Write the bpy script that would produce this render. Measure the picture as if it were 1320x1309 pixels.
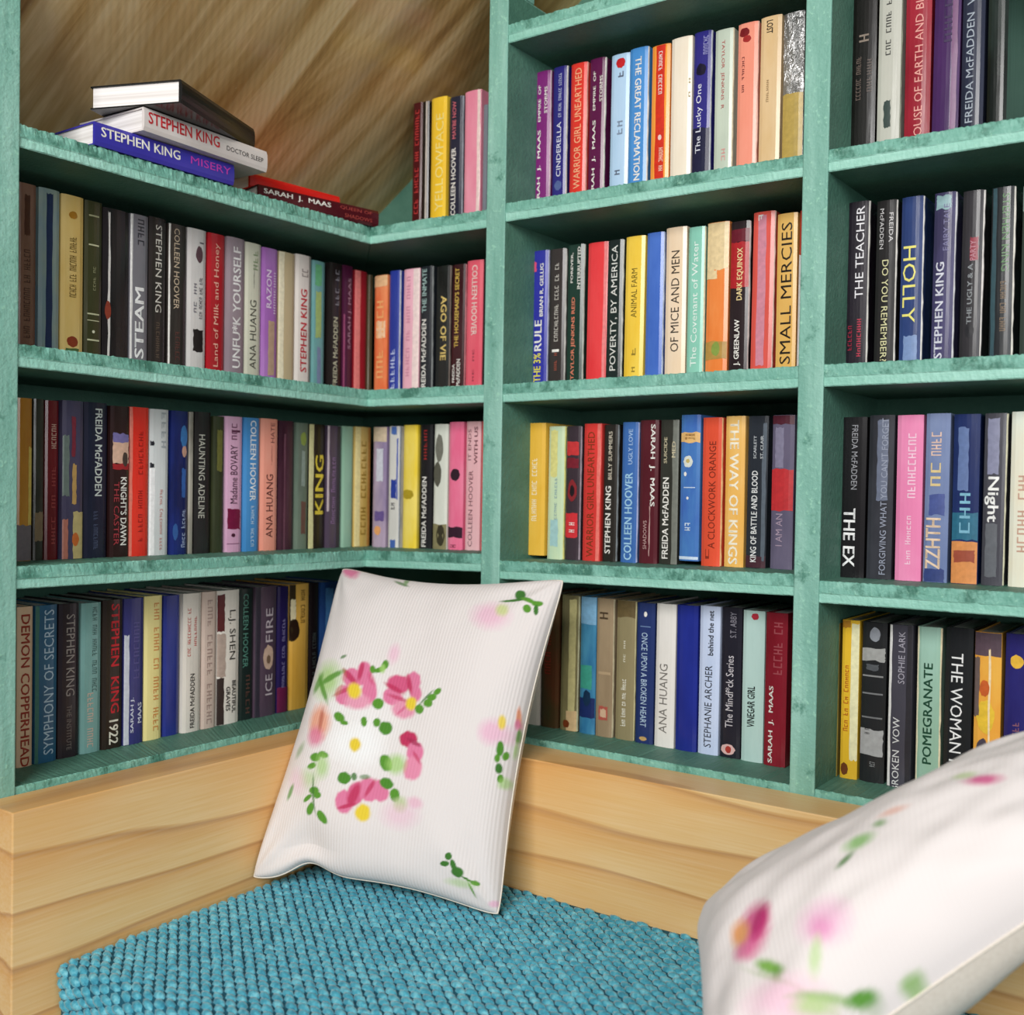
import bpy, bmesh, math, random
from mathutils import Vector, Matrix, noise
random.seed(7)
for _o in list(bpy.data.objects): bpy.data.objects.remove(_o)
SC = bpy.context.scene
COL = SC.collection

# ------------------------------------------------------------- camera
CAM_F = Vector((-0.58112492, 0.81355684, -0.02047174))
CAM_R = Vector((0.81342157, 0.5814421, 0.01644496))
CAM_U = Vector((-0.02528205, 0.00709558, 0.99965518))
CAM_P = Vector((1.40395, -1.49644, 0.42302))
cd = bpy.data.cameras.new('camera'); cam = bpy.data.objects.new('camera', cd); COL.objects.link(cam)
_m = Matrix.Identity(4)
for _i in range(3):
    _m[_i][0] = CAM_R[_i]; _m[_i][1] = CAM_U[_i]; _m[_i][2] = -CAM_F[_i]; _m[_i][3] = CAM_P[_i]
cam.matrix_world = _m
cd.sensor_fit = 'HORIZONTAL'; cd.sensor_width = 36.0; cd.lens = 36.0 * 1399.04 / 1320.0
cd.clip_start = 0.02; cd.clip_end = 50
cd.dof.use_dof = True; cd.dof.focus_distance = 1.62; cd.dof.aperture_fstop = 3.6
SC.camera = cam

# ------------------------------------------------------------- world, lamps, exposure
wd = bpy.data.worlds.new('room_light'); SC.world = wd; wd.use_nodes = True
wd.node_tree.nodes['Background'].inputs[0].default_value = (1.0, 0.99, 0.97, 1)
wd.node_tree.nodes['Background'].inputs[1].default_value = 0.09
def area(name, loc, target, sx, sy, power, col):
    l = bpy.data.lights.new(name, 'AREA'); l.shape = 'RECTANGLE'; l.size = sx; l.size_y = sy; l.energy = power; l.color = col
    o = bpy.data.objects.new(name, l); COL.objects.link(o); o.location = loc
    o.rotation_euler = (Vector(target) - Vector(loc)).to_track_quat('-Z', 'Y').to_euler()
    return o
area('window_daylight', (1.5, -3.2, 1.7), (0.4, 0, 0.35), 1.5, 1.2, 122, (1.0, 0.985, 0.965))
area('side_fill', (3.2, -2.2, 0.9), (0.0, -0.2, 0.3), 0.9, 1.2, 33, (0.97, 0.985, 1.0))  # added fill from the low right, brightens the sloped ceiling
SC.view_settings.view_transform = 'Standard'; SC.view_settings.look = 'None'
SC.view_settings.gamma = 1.0; SC.view_settings.use_curve_mapping = False
SC.view_settings.exposure = -0.12

# ------------------------------------------------------------- helpers
def lin(h, a=1.0):
    h = h.lstrip('#'); r = []
    for i in (0, 2, 4):
        c = int(h[i:i+2], 16) / 255.0
        r.append(c / 12.92 if c <= 0.04045 else ((c + 0.055) / 1.055) ** 2.4)
    return (r[0], r[1], r[2], a)
def link(name, verts, faces, mat=None, parent=None, smooth=False):
    me = bpy.data.meshes.new(name); me.from_pydata([tuple(v) for v in verts], [], faces); me.update()
    if mat: me.materials.append(mat)
    if smooth: me.polygons.foreach_set('use_smooth', [True] * len(me.polygons))
    o = bpy.data.objects.new(name, me); COL.objects.link(o)
    if parent: o.parent = parent
    return o
def empty(name, loc, rz=0.0):
    o = bpy.data.objects.new(name, None); COL.objects.link(o); o.location = loc; o.rotation_euler = (0, 0, rz)
    o.empty_display_size = 0.03
    return o
def tag(o, label, cat, group=None):
    o['label'] = label; o['category'] = cat
    if group: o['group'] = group
    return o
def box_vf(x0, x1, y0, y1, z0, z1):
    v = [(x0,y0,z0),(x1,y0,z0),(x1,y1,z0),(x0,y1,z0),(x0,y0,z1),(x1,y0,z1),(x1,y1,z1),(x0,y1,z1)]
    f = [(0,3,2,1),(4,5,6,7),(0,1,5,4),(1,2,6,5),(2,3,7,6),(3,0,4,7)]
    return v, f
def bevel_box(name, x0, x1, y0, y1, z0, z1, mat, parent, r=0.002, seg=2):
    bm = bmesh.new(); v, f = box_vf(x0, x1, y0, y1, z0, z1)
    vs = [bm.verts.new(p) for p in v]
    for q in f: bm.faces.new([vs[i] for i in q])
    bmesh.ops.bevel(bm, geom=list(bm.edges), offset=r, segments=seg, profile=0.6, affect='EDGES')
    me = bpy.data.meshes.new(name); bm.to_mesh(me); bm.free(); me.materials.append(mat)
    o = bpy.data.objects.new(name, me); COL.objects.link(o)
    if parent: o.parent = parent
    return o

# ------------------------------------------------------------- materials
def newmat(name, rough=0.5, coat=0.0):
    m = bpy.data.materials.new(name); m.use_nodes = True
    b = m.node_tree.nodes['Principled BSDF']; b.inputs['Roughness'].default_value = rough; b.inputs['Specular IOR Level'].default_value = 0.35
    b.inputs['Coat Weight'].default_value = coat
    return m, m.node_tree, b
def nd(t, typ, **kw):
    n = t.nodes.new(typ)
    for k, v in kw.items(): setattr(n, k, v)
    return n
def ramp(t, stops):
    r = nd(t, 'ShaderNodeValToRGB'); e = r.color_ramp.elements
    while len(e) < len(stops): e.new(0.5)
    for i, (p, c) in enumerate(stops): e[i].position = p; e[i].color = c if not isinstance(c, str) else lin(c)
    return r
def coords(t, scale=(1,1,1), kind='Object', rot=(0,0,0)):
    c = nd(t, 'ShaderNodeTexCoord'); m = nd(t, 'ShaderNodeMapping'); m.inputs['Scale'].default_value = scale; m.inputs['Rotation'].default_value = rot
    t.links.new(c.outputs[kind], m.inputs[0]); return m.outputs[0]
def noise_n(t, vec, scale, detail=3, rough=0.55, dist=0.0):
    n = nd(t, 'ShaderNodeTexNoise'); n.inputs['Scale'].default_value = scale; n.inputs['Detail'].default_value = detail
    n.inputs['Roughness'].default_value = rough; n.inputs['Distortion'].default_value = dist
    t.links.new(vec, n.inputs['Vector']); return n
def bump(t, b, h, strength, dist=0.001):
    u = nd(t, 'ShaderNodeBump'); u.inputs['Strength'].default_value = strength; u.inputs['Distance'].default_value = dist
    t.links.new(h, u.inputs['Height']); t.links.new(u.outputs[0], b.inputs['Normal']); return u
def mixc(t, fac, a, b):
    m = nd(t, 'ShaderNodeMix', data_type='RGBA')
    if isinstance(fac, float): m.inputs[0].default_value = fac
    else: t.links.new(fac, m.inputs[0])
    for s, v in ((6, a), (7, b)):
        if isinstance(v, (tuple, list)): m.inputs[s].default_value = v
        else: t.links.new(v, m.inputs[s])
    return m.outputs[2]

def paint_mat(name, stretch, tones=('#6a9f90', '#7eb0a1', '#98c6b8'), worn='#528676', amt=(0.33, 0.42), speck=0.45):
    # mint wood stain brushed along the board, worn darker in thin scratches
    m, t, b = newmat(name, 0.55)
    v = coords(t, stretch)
    n1 = noise_n(t, v, 9, 5, 0.65); n2 = noise_n(t, coords(t, (1,1,1)), 16, 6, 0.7)
    r1 = ramp(t, [(0.28, tones[0]), (0.5, tones[1]), (0.72, tones[2])])
    t.links.new(n1.outputs[0], r1.inputs[0])
    r2 = ramp(t, [(amt[0], (0.0,0,0,1)), (amt[1], (1,1,1,1))]); t.links.new(n2.outputs[0], r2.inputs[0])
    c = mixc(t, r2.outputs[0], lin(worn), r1.outputs[0])
    n3 = noise_n(t, coords(t, (1,1,1)), 130, 3, 0.6); r3 = ramp(t, [(0.60, (0,0,0,1)), (0.70, (1,1,1,1))]); t.links.new(n3.outputs[0], r3.inputs[0])
    mm = nd(t, 'ShaderNodeMath', operation='MULTIPLY'); t.links.new(r3.outputs[0], mm.inputs[0]); mm.inputs[1].default_value = speck
    c = mixc(t, mm.outputs[0], c, lin('#a6dcc2'))
    t.links.new(c, b.inputs['Base Color'])
    h = nd(t, 'ShaderNodeMath', operation='ADD'); t.links.new(n1.outputs[0], h.inputs[0]); t.links.new(n3.outputs[0], h.inputs[1])
    bump(t, b, h.outputs[0], 0.7, 0.0022)
    return m
def pine_mat(name, along, shift=0.0):
    m, t, b = newmat(name, 0.42)
    sc = {'x': (0.14, 1, 1), 'y': (1, 0.14, 1)}[along]
    v = coords(t, sc)
    warp = noise_n(t, v, 6.5, 2, 0.5)
    ad = nd(t, 'ShaderNodeMix', data_type='VECTOR'); ad.inputs[0].default_value = 0.13
    t.links.new(v, ad.inputs[4]); t.links.new(warp.outputs[1], ad.inputs[5])
    w = nd(t, 'ShaderNodeTexWave', wave_type='BANDS', bands_direction='Z', wave_profile='SAW')
    w.inputs['Scale'].default_value = 5.2; w.inputs['Distortion'].default_value = 0.5; w.inputs['Detail'].default_value = 2; w.inputs['Detail Scale'].default_value = 1.2
    w.inputs['Phase Offset'].default_value = shift
    t.links.new(ad.outputs[1], w.inputs['Vector'])
    r = ramp(t, [(0.0, '#e6c084'), (0.5, '#e2b676'), (0.86, '#d69c56'), (0.95, '#a8692c'), (1.0, '#dcae6c')])
    t.links.new(w.outputs[0], r.inputs[0])
    f = noise_n(t, coords(t, {'x': (1.2, 40, 60), 'y': (40, 1.2, 60)}[along]), 5, 4, 0.6)
    rf = ramp(t, [(0.3, '#e0b878'), (0.7, '#f2dcb4')]); t.links.new(f.outputs[0], rf.inputs[0])
    c = mixc(t, 0.35, r.outputs[0], rf.outputs[0])
    big = noise_n(t, coords(t, (1,1,1)), 3.0, 2); rb = ramp(t, [(0.4, (0,0,0,1)), (0.75, (1,1,1,1))]); t.links.new(big.outputs[0], rb.inputs[0])
    mm = nd(t, 'ShaderNodeMath', operation='MULTIPLY'); t.links.new(rb.outputs[0], mm.inputs[0]); mm.inputs[1].default_value = 0.5
    c = mixc(t, mm.outputs[0], c, lin('#e0a052'))
    t.links.new(c, b.inputs['Base Color']); bump(t, b, f.outputs[0], 0.18, 0.0008)
    return m
def roof_mat():
    m, t, b = newmat('varnished_board', 0.3, 0.3)
    # local frame: X runs up the slope, Y along the ridge
    v = coords(t, (0.35, 3.2, 1))
    w = noise_n(t, v, 4.2, 5, 0.6, 0.6)
    r = ramp(t, [(0.30, '#8c6430'), (0.43, '#cca46a'), (0.56, '#eccc98'), (0.75, '#f6e4c0')])
    t.links.new(w.outputs[0], r.inputs[0])
    v2 = coords(t, (0.12, 2.2, 1)); w2 = noise_n(t, v2, 3.0, 3, 0.6); r2 = ramp(t, [(0.5, (0,0,0,1)), (0.62, (0.7,0.7,0.7,1)), (0.72, (0,0,0,1))]); t.links.new(w2.outputs[0], r2.inputs[0])
    c = mixc(t, r2.outputs[0], r.outputs[0], lin('#9c743c'))
    s = noise_n(t, coords(t, (1,1,1)), 160, 2); rs = ramp(t, [(0.72, (0,0,0,1)), (0.78, (0.6,0.6,0.6,1))]); t.links.new(s.outputs[0], rs.inputs[0])
    c = mixc(t, rs.outputs[0], c, lin('#d8c49c'))
    t.links.new(c, b.inputs['Base Color'])
    wv = nd(t, 'ShaderNodeTexWave', bands_direction='Y'); wv.inputs['Scale'].default_value = 28; wv.inputs['Distortion'].default_value = 0.6
    t.links.new(coords(t, (1,1,1), rot=(0,0,0.5)), wv.inputs['Vector'])
    bump(t, b, wv.outputs[0], 0.14, 0.0012)
    return m
_cov = {}
def cover_mat(c1, c2=None):
    k = (c1, c2)
    if k in _cov: return _cov[k]
    m, t, b = newmat('printed_cover', 0.23, 0.10); b.inputs['Coat Roughness'].default_value = 0.18
    rnd = random.random() * 30
    v = coords(t, (14, 14, 5)); mp = v.node; mp.inputs['Location'].default_value = (rnd, rnd * 0.7, rnd * 0.3)
    n = noise_n(t, v, 1.2, 4, 0.6)
    if c2:
        r = ramp(t, [(0.38, c1), (0.62, c2)]); t.links.new(n.outputs[0], r.inputs[0]); t.links.new(r.outputs[0], b.inputs['Base Color'])
    else:
        r = ramp(t, [(0.3, c1), (0.75, c1)]); q = lin(c1); e = r.color_ramp.elements
        e[0].color = (q[0]*0.86, q[1]*0.86, q[2]*0.86, 1); e[1].color = (min(1, q[0]*1.1+0.004), min(1, q[1]*1.1+0.004), min(1, q[2]*1.1+0.004), 1)
        t.links.new(n.outputs[0], r.inputs[0]); t.links.new(r.outputs[0], b.inputs['Base Color'])
    n2 = noise_n(t, coords(t, (60, 60, 9)), 1.0, 2); bump(t, b, n2.outputs[0], 0.35, 0.0015)
    if c1 == '#858585':   # crinkled foil
        b.inputs['Metallic'].default_value = 0.75; b.inputs['Roughness'].default_value = 0.28
        n3 = noise_n(t, coords(t, (70, 70, 34)), 1.0, 4, 0.7, 1.2); bump(t, b, n3.outputs[0], 1.0, 0.006)
    _cov[k] = m; return m
_ink = {}
def ink_mat(c, rough=0.34):
    if c in _ink: return _ink[c]
    m, t, b = newmat('spine_print', rough, 0.05)
    n = noise_n(t, coords(t, (1,1,1)), 140, 2); q = lin(c)
    r = ramp(t, [(0.3, (q[0]*0.82, q[1]*0.82, q[2]*0.82, 1)), (0.7, q)]); t.links.new(n.outputs[0], r.inputs[0])
    t.links.new(r.outputs[0], b.inputs['Base Color']); _ink[c] = m; return m
def page_mat():
    m, t, b = newmat('page_edges', 0.8)
    n = noise_n(t, coords(t, (300, 2, 2)), 1.0, 2); r = ramp(t, [(0.3, '#d6d0cc'), (0.7, '#f2eeec')]); t.links.new(n.outputs[0], r.inputs[0])
    t.links.new(r.outputs[0], b.inputs['Base Color']); return m
PAINT_X = paint_mat('mint_paint_x', (0.35, 2.5, 3)); PAINT_Y = paint_mat('mint_paint_y', (2.5, 0.35, 3)); PAINT_Z = paint_mat('mint_paint_z', (3, 2.5, 0.35))
WORN = paint_mat('mint_paint_worn', (1.5, 1.5, 3), ('#619c8b', '#74ad9d', '#8cc2b2'), '#447868', (0.38, 0.50))
INNER_SHADE = paint_mat('mint_paint_inner_shade', (1, 1, 1.5), ('#477464', '#527f6e', '#5e8b79'), '#3e6a59', (0.25, 0.33), 0.0)  # inner faces: darker than the fronts, underside shade mixed into the tone
EDGE = paint_mat('mint_paint_edge', (0.6, 0.6, 3), ('#7cb8a6', '#92c8b8', '#a8d8ca'), '#68a392', (0.25, 0.33))
PAGES = page_mat(); PINE_X = pine_mat('pine_x', 'x', 1.3); PINE_Y = pine_mat('pine_y', 'y', 0.2); ROOF = roof_mat()
BOOKS = [
 ('M1', 0.3073, 0.3426, 0.248, 0, '#7a2070', None, '#e9c9d8', 'purple book with white capitals, leftmost beside the mid post', [('SARAH  J.  MAAS', 'u', '#f2efe8', 0.014, 0.586, -0.12, 0.26, 1), ('EMPIRE  OF', 'u', '#f2efe8', 0.648, 0.903, -0.15, 0.17, 1), ('STORMS', 'u', '#f2efe8', 0.701, 0.886, 0.25, 0.17, 1)], []),
 ('M1', 0.3466, 0.3771, 0.2484, 0, '#2b2778', None, '#f2efe8', 'navy book with white serif title reading upwards', [('CINDERELLA', 'u', '#e4e6f2', 0.234, 0.613, 0, 0.32, 0), ('~IS DEAD KALYNN BAYRON', 'u', '#c7cbe6', 0.648, 0.956, 0.05, 0.2, 0)], [('e', -0.3, 0.25, 0.138, 0.208, '#56679a')]),
 ('M1', 0.3834, 0.4178, 0.2456, 0, '#e23a30', None, '#f3a79b', 'bright red book with pale orange capitals between navy and plum', [('WARRIOR GIRL UNEARTHED', 'u', '#f3b98e', 0.129, 0.965, 0, 0.42, 0)], []),
 ('M1', 0.4191, 0.4516, 0.2474, 0, '#5a1546', None, '#f2efe8', 'dark plum book with white capitals beside the light blue one', [('SARAH  J.  MAAS', 'u', '#f2efe8', 0.014, 0.578, -0.1, 0.26, 1), ('EMPIRE  OF', 'u', '#f2efe8', 0.648, 0.912, -0.15, 0.17, 1), ('STORMS', 'u', '#f2efe8', 0.701, 0.877, 0.28, 0.17, 1)], []),
 ('M1', 0.4606, 0.4964, 0.2459, 0, '#a9cbe8', '#b6d3ee', None, 'light blue book with a red flower at its top', [('~f', 'u', '#5b6478', 0.842, 0.894, 0, 0.4, 0), ('~ab', 'u', '#7f8fa5', 0.454, 0.56, 0, 0.4, 0), ('~s', 'u', '#5b6478', 0.182, 0.226, -0.1, 0.4, 0)], [('e', -0.22, 0.28, 0.903, 0.974, '#c8232b')]),
 ('M1', 0.4978, 0.5342, 0.248, 0, '#4a8fd2', None, '#f2efe8', 'mid blue book with white capitals reading downwards', [('THE GREAT RECLAMATION', 'd', '#f2efe8', 0.12, 0.938, 0, 0.34, 1)], []),
 ('M1', 0.5385, 0.5725, 0.2444, 0, '#f2973c', '#f5a245', None, 'orange book with a red stripe down its spine', [('~KIRSTY FOSTER', 'd', '#f2efe8', 0.666, 0.956, 0, 0.2, 1), ('~MAYBE SO', 'd', '#f5d8c0', 0.155, 0.314, 0.1, 0.22, 0)], [('r', -0.25, 0.25, 0, 1.0, '#d83423'), ('e', -0.08, 0.12, 0.366, 0.402, '#f6d7cf')]),
 ('M1', 0.5767, 0.614, 0.2467, 0, '#ecdfca', '#f2e9d8', None, 'plain cream book between orange and indigo', [('~a b', 'u', '#b8aa8c', 0.604, 0.736, 0.4, 0.12, 0)], []),
 ('M1', 0.6147, 0.647, 0.2486, 0, '#2f2c80', None, '#cfd2dc', 'indigo book with white script and a black heart', [('The Lucky One', 'u', '#e6e8f4', 0.226, 0.666, -0.1, 0.4, 0), ('~SPARKS', 'u', '#9f9fd0', 0.85, 0.974, 0.2, 0.25, 0)], [('e', -0.35, 0.25, 0.718, 0.798, '#14122e'), ('r', -0.5, 0.5, 0, 0.384, '#1f2140')]),
 ('M1', 0.6517, 0.6845, 0.2449, 0, '#c7d3c2', None, '#e4d6b8', 'pale sage book with thin red capitals reading downwards', [('TAYLOR  JENKINS  R', 'd', '#b3484a', 0.49, 0.93, -0.05, 0.22, 0), ('~10', 'd', '#d9a09a', 0.146, 0.234, 0.1, 0.3, 0)], []),
 ('M1', 0.6904, 0.7255, 0.2453, 0, '#ec9179', '#f09a84', '#f8c6b4', 'coral book with a dark red flower at its top', [('~VALLEY OF', 'd', '#7a3a3a', 0.56, 0.789, -0.2, 0.13, 0)], [('e', -0.42, 0.1, 0.912, 0.974, '#7c1c22'), ('e', -0.25, 0.2, 0.877, 0.921, '#a82c2c')]),
 ('M1', 0.7274, 0.7617, 0.2462, 0, '#e0bd8a', '#e8cba0', None, 'tan book with small black lettering at its top', [('LOST', 'd', '#3b332a', 0.894, 0.974, -0.05, 0.3, 1), ('~HONEST', 'u', '#a0835c', 0.472, 0.613, -0.1, 0.12, 0)], []),
 ('M1', 0.7648, 0.7982, 0.2444, 0, '#858585', '#c4c4c4', None, 'crinkled silver book with a gold lower half', [], [('r', -0.5, 0.5, 0, 0.498, '#c7ab5c')]),
 ('M2', 0.3051, 0.343, 0.2416, 0, '#2e319e', None, '#c9cbe6', 'royal blue book with yellow and white capitals and a pink diamond', [('THE 3%', 'u', '#eee44c', 0.04, 0.251, -0.05, 0.42, 1), ('RULE', 'u', '#f2efe8', 0.27, 0.491, -0.02, 0.42, 1), ('BRIAN R. GELLIG', 'u', '#f2efe8', 0.52, 0.904, 0.15, 0.2, 1)], [('r', -0.5, -0.18, 0.846, 0.923, '#e0527c')]),
 ('M2', 0.3463, 0.3817, 0.2391, 0, '#3a3332', None, '#d9d6d0', 'dark brown book with thin grey capitals beside royal blue', [('~INVITATION FRIA LA PI', 'u', '#cbc5bd', 0.328, 0.904, 0, 0.24, 0), ('~NOT A', 'u', '#a05040', 0.117, 0.251, 0, 0.18, 0)], [('r', -0.25, 0.2, 0.251, 0.27, '#f2efe8')]),
 ('M2', 0.3833, 0.4179, 0.2422, 0, '#1f3a30', None, '#cfdcd2', 'dark green book with coral author line and white title', [('TAYLOR JENKINS REID', 'u', '#e4876b', 0.04, 0.626, -0.05, 0.28, 1), ('FOREVER,', 'u', '#f2efe8', 0.731, 0.942, -0.2, 0.18, 1), ('INTERRUPTED', 'u', '#f2efe8', 0.683, 0.981, 0.24, 0.18, 1)], []),
 ('M2', 0.421, 0.4609, 0.2414, 0, '#e2373c', '#e8474a', None, 'plain glossy red book without lettering', [], [('r', 0.33, 0.46, 0, 1.0, '#f18a8a')]),  # pink strip is a highlight painted down the right edge
 ('M2', 0.4624, 0.4939, 0.2403, 0, '#202b29', None, '#dfe2dc', 'black book with tall white capitals reading upwards', [('POVERTY, BY AMERICA', 'u', '#e6e6e0', 0.088, 0.962, 0.02, 0.46, 0)], []),
 ('M2', 0.4968, 0.5334, 0.2417, 0, '#eec23b', '#f3cf52', None, 'golden yellow book with thin dark capitals', [('ANIMAL FARM', 'u', '#6b5c20', 0.443, 0.779, 0, 0.3, 0), ('~f', 'u', '#9c8430', 0.184, 0.251, 0, 0.3, 0), ('~s', 'u', '#9c8430', 0.069, 0.117, 0, 0.25, 0)], []),
 ('M2', 0.5356, 0.5691, 0.2435, 0, '#4167bd', '#5078cc', '#c6d2ea', 'plain blue book between yellow and cream ones', [], []),
 ('M2', 0.572, 0.6096, 0.247, 0, '#ecd2b2', '#f0dcc4', None, 'cream book with thin black capitals reading upwards', [('OF MICE AND MEN', 'u', '#3a342c', 0.184, 0.846, 0, 0.4, 0)], []),
 ('M2', 0.6123, 0.6429, 0.2423, 0, '#8dcdb8', None, '#efe8c8', 'mint green book with white title and cream edge', [('The Covenant of Water', 'u', '#e9f6ef', 0.078, 0.904, -0.05, 0.38, 0)], []),
 ('M2', 0.6442, 0.682, 0.2452, 0, '#e8803c', '#ee9350', None, 'orange book with a cream sky and a green foot', [], [('r', -0.5, 0.5, 0.693, 1.0, '#ecd3a2'), ('r', -0.5, 0.0, 0.635, 0.693, '#ecd3a2'), ('r', -0.5, 0.5, 0.117, 0.232, '#b9914a'), ('e', -0.2, 0.2, 0.136, 0.232, '#8aa04a')]),
 ('M2', 0.6846, 0.7182, 0.2415, 0, '#2a1f22', None, '#d7c6c2', 'black book with a red upper half and cream capitals', [('J. GREENLAW', 'u', '#f2efe8', 0.069, 0.366, -0.02, 0.36, 1), ('DARK EQUINOX', 'u', '#f0d9a0', 0.491, 0.827, 0.05, 0.34, 1)], [('r', -0.5, 0.5, 0.568, 0.866, '#b3262c'), ('r', -0.5, 0.5, 0.866, 0.952, '#6b1c2c')]),
 ('M2', 0.7208, 0.7579, 0.2509, 0, '#e25a4e', None, '#f5cfc6', 'coral red book with a lilac stripe down its middle', [('~4', 'd', '#f2efe8', 0.933, 0.981, -0.1, 0.3, 0)], [('r', -0.25, 0.15, 0.059, 0.981, '#d98fa2')]),
 ('M2', 0.761, 0.7935, 0.2435, 0, '#eab458', '#efc06c', None, 'amber book with large black capitals reading upwards', [('SMALL MERCIES', 'u', '#2a2218', 0.059, 0.942, 0, 0.54, 0)], []),
 ('M2', 0.7953, 0.8038, 0.2441, 0, '#b53a2a', None, None, 'thin red and white book squeezed against the post', [], [('r', -0.5, 0.5, 0, 0.731, '#dfe0e0')]),
 ('M3', 0.3062, 0.3452, 0.2338, 0.006, '#e3b13c', '#eabd50', None, 'mustard yellow book raised a little, with white lettering', [('~ALWAYS BEEN YOURS', 'u', '#faf0d0', 0.26, 0.74, -0.05, 0.28, 0)], []),
 ('M3', 0.3476, 0.3832, 0.2329, 0, '#bfd8b8', '#d4e0b4', '#ece68c', 'pale green and yellow book beside the mustard one', [('~seven things', 'u', '#8ea8b0', 0.3, 0.62, 0, 0.2, 0)], [('r', -0.35, 0.1, 0.62, 0.97, '#e2dc8c'), ('r', -0.3, 0.2, 0.1, 0.3, '#a8cfcf')]),
 ('M3', 0.3848, 0.4156, 0.2322, 0, '#3c3038', None, '#b9a8b4', 'black book with red blocks and a dark emblem', [('~D B', 'd', '#f2efe8', 0.2, 0.28, 0, 0.4, 0)], [('r', -0.5, 0.4, 0.78, 0.88, '#cf3a3c'), ('r', -0.5, 0.4, 0.69, 0.76, '#7c2230'), ('e', -0.36, 0.3, 0.43, 0.6, '#8c2a30'), ('e', -0.2, 0.14, 0.47, 0.56, '#241a20'), ('r', -0.5, 0.4, 0.17, 0.35, '#d8353c')]),
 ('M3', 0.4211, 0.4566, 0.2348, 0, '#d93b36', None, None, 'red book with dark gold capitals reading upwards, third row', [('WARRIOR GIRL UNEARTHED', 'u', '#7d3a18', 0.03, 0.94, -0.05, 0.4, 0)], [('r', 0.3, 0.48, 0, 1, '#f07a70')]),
 ('M3', 0.4597, 0.4891, 0.2321, 0, '#2a2622', None, '#8f979c', 'black-brown book with white author capitals and grey edge', [('STEPHEN KING', 'u', '#f2efe8', 0.06, 0.55, -0.1, 0.4, 1), ('BILLY SUMMERS', 'u', '#cfc6b4', 0.6, 0.95, 0.0, 0.26, 1)], []),
 ('M3', 0.4973, 0.5297, 0.2345, 0, '#3f6cb0', None, '#b9c1ea', 'blue book with pale blue rounded capitals', [('COLLEEN HOOVER', 'u', '#a9d4ee', 0.02, 0.64, -0.02, 0.48, 1), ('UGLY LOVE', 'u', '#a9c6ea', 0.7, 0.95, 0.05, 0.26, 1)], []),
 ('M3', 0.5326, 0.5671, 0.2363, 0, '#561c26', None, None, 'maroon book with white capitals reading downwards', [('SARAH  J.  MAAS', 'd', '#f2efe8', 0.4, 0.97, 0.2, 0.3, 1), ('SHADOWS', 'u', '#c9a4a0', 0.1, 0.3, -0.15, 0.2, 0)], [('r', 0.08, 0.12, 0.05, 0.4, '#c9a4a0')]),
 ('M3', 0.57, 0.6037, 0.2355, 0, '#34342e', None, None, 'olive black book with grey curled side and white capitals', [('FREIDA McFADDEN', 'u', '#f2efe8', 0.04, 0.6, -0.15, 0.34, 1), ('SUICIDE', 'u', '#cfc4a4', 0.7, 0.88, -0.2, 0.18, 1), ('MED', 'u', '#cfc4a4', 0.74, 0.85, 0.25, 0.18, 1)], [('r', 0.2, 0.5, 0, 1, '#777a72')]),
 ('M3', 0.6065, 0.6414, 0.2351, 0.007, '#3f68b4', '#4f86c0', None, 'tall blue book with gold block and white constellations', [('~AB CD', 'd', '#9a6c34', 0.83, 0.87, 0, 0.5, 0), ('~ab', 'd', '#cfe0f2', 0.2, 0.26, 0, 0.4, 0)], [('r', -0.5, 0.5, 0.81, 0.88, '#e9bb78'), ('e', -0.34, 0.16, 0.64, 0.72, '#dfe3d8'), ('e', -0.2, 0.0, 0.67, 0.7, '#c9b46c'), ('r', -0.3, 0.3, 0.5, 0.506, '#cfe0f2'), ('e', -0.3, -0.15, 0.58, 0.61, '#f2efe8'), ('e', -0.15, -0.02, 0.42, 0.44, '#f2efe8'), ('r', -0.5, 0.5, 0.01, 0.03, '#cfe0f2')]),
 ('M3', 0.6448, 0.6801, 0.2363, 0, '#df5236', None, '#f5c48c', 'vermilion book with dark red title and pale edge', [('A CLOCKWORK ORANGE', 'u', '#7c2a1a', 0.12, 0.84, 0.05, 0.36, 0), ('~C', 'u', '#8c3020', 0.05, 0.14, -0.15, 0.2, 0)], []),
 ('M3', 0.6828, 0.716, 0.2373, 0, '#eab257', '#f0c478', None, 'amber book with faded white capitals reading downwards', [('THE WAY OF KINGS', 'd', '#fbf3dc', 0.02, 0.97, -0.02, 0.46, 1)], []),
 ('M3', 0.7198, 0.7534, 0.2358, 0, '#2b3038', None, None, 'slate black book with white capitals and two small lines', [('KING OF BATTLE AND BLOOD', 'u', '#eceeee', 0.04, 0.64, -0.1, 0.3, 1), ('SCARLETT', 'u', '#cfd4d8', 0.72, 0.87, -0.12, 0.14, 1), ('ST. CLAIR', 'u', '#cfd4d8', 0.72, 0.87, 0.22, 0.14, 1)], [('r', 0.25, 0.45, 0.05, 0.95, '#5d6874'), ('r', -0.5, 0.5, 0, 0.08, '#4a2a34')]),
 ('M3', 0.7603, 0.7961, 0.2354, 0, '#6f6880', '#58546c', None, 'mauve grey book with a wide red band at mid height', [('I AM AN', 'u', '#b9a4b8', 0.15, 0.36, -0.1, 0.3, 0)], [('r', -0.5, 0.5, 0.38, 0.65, '#d0373c'), ('r', -0.35, 0.05, 0.66, 0.92, '#8f8aa4'), ('r', -0.5, 0.5, 0.94, 1, '#5c2434')]),
 ('M4', 0.3039, 0.3406, 0.2287, 0, '#cfc6ba', None, None, 'pale grey book half hidden by the standing cushion', [('SI  MC', 'u', '#33302c', 0.12, 0.42, -0.2, 0.28, 0)], []),
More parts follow.
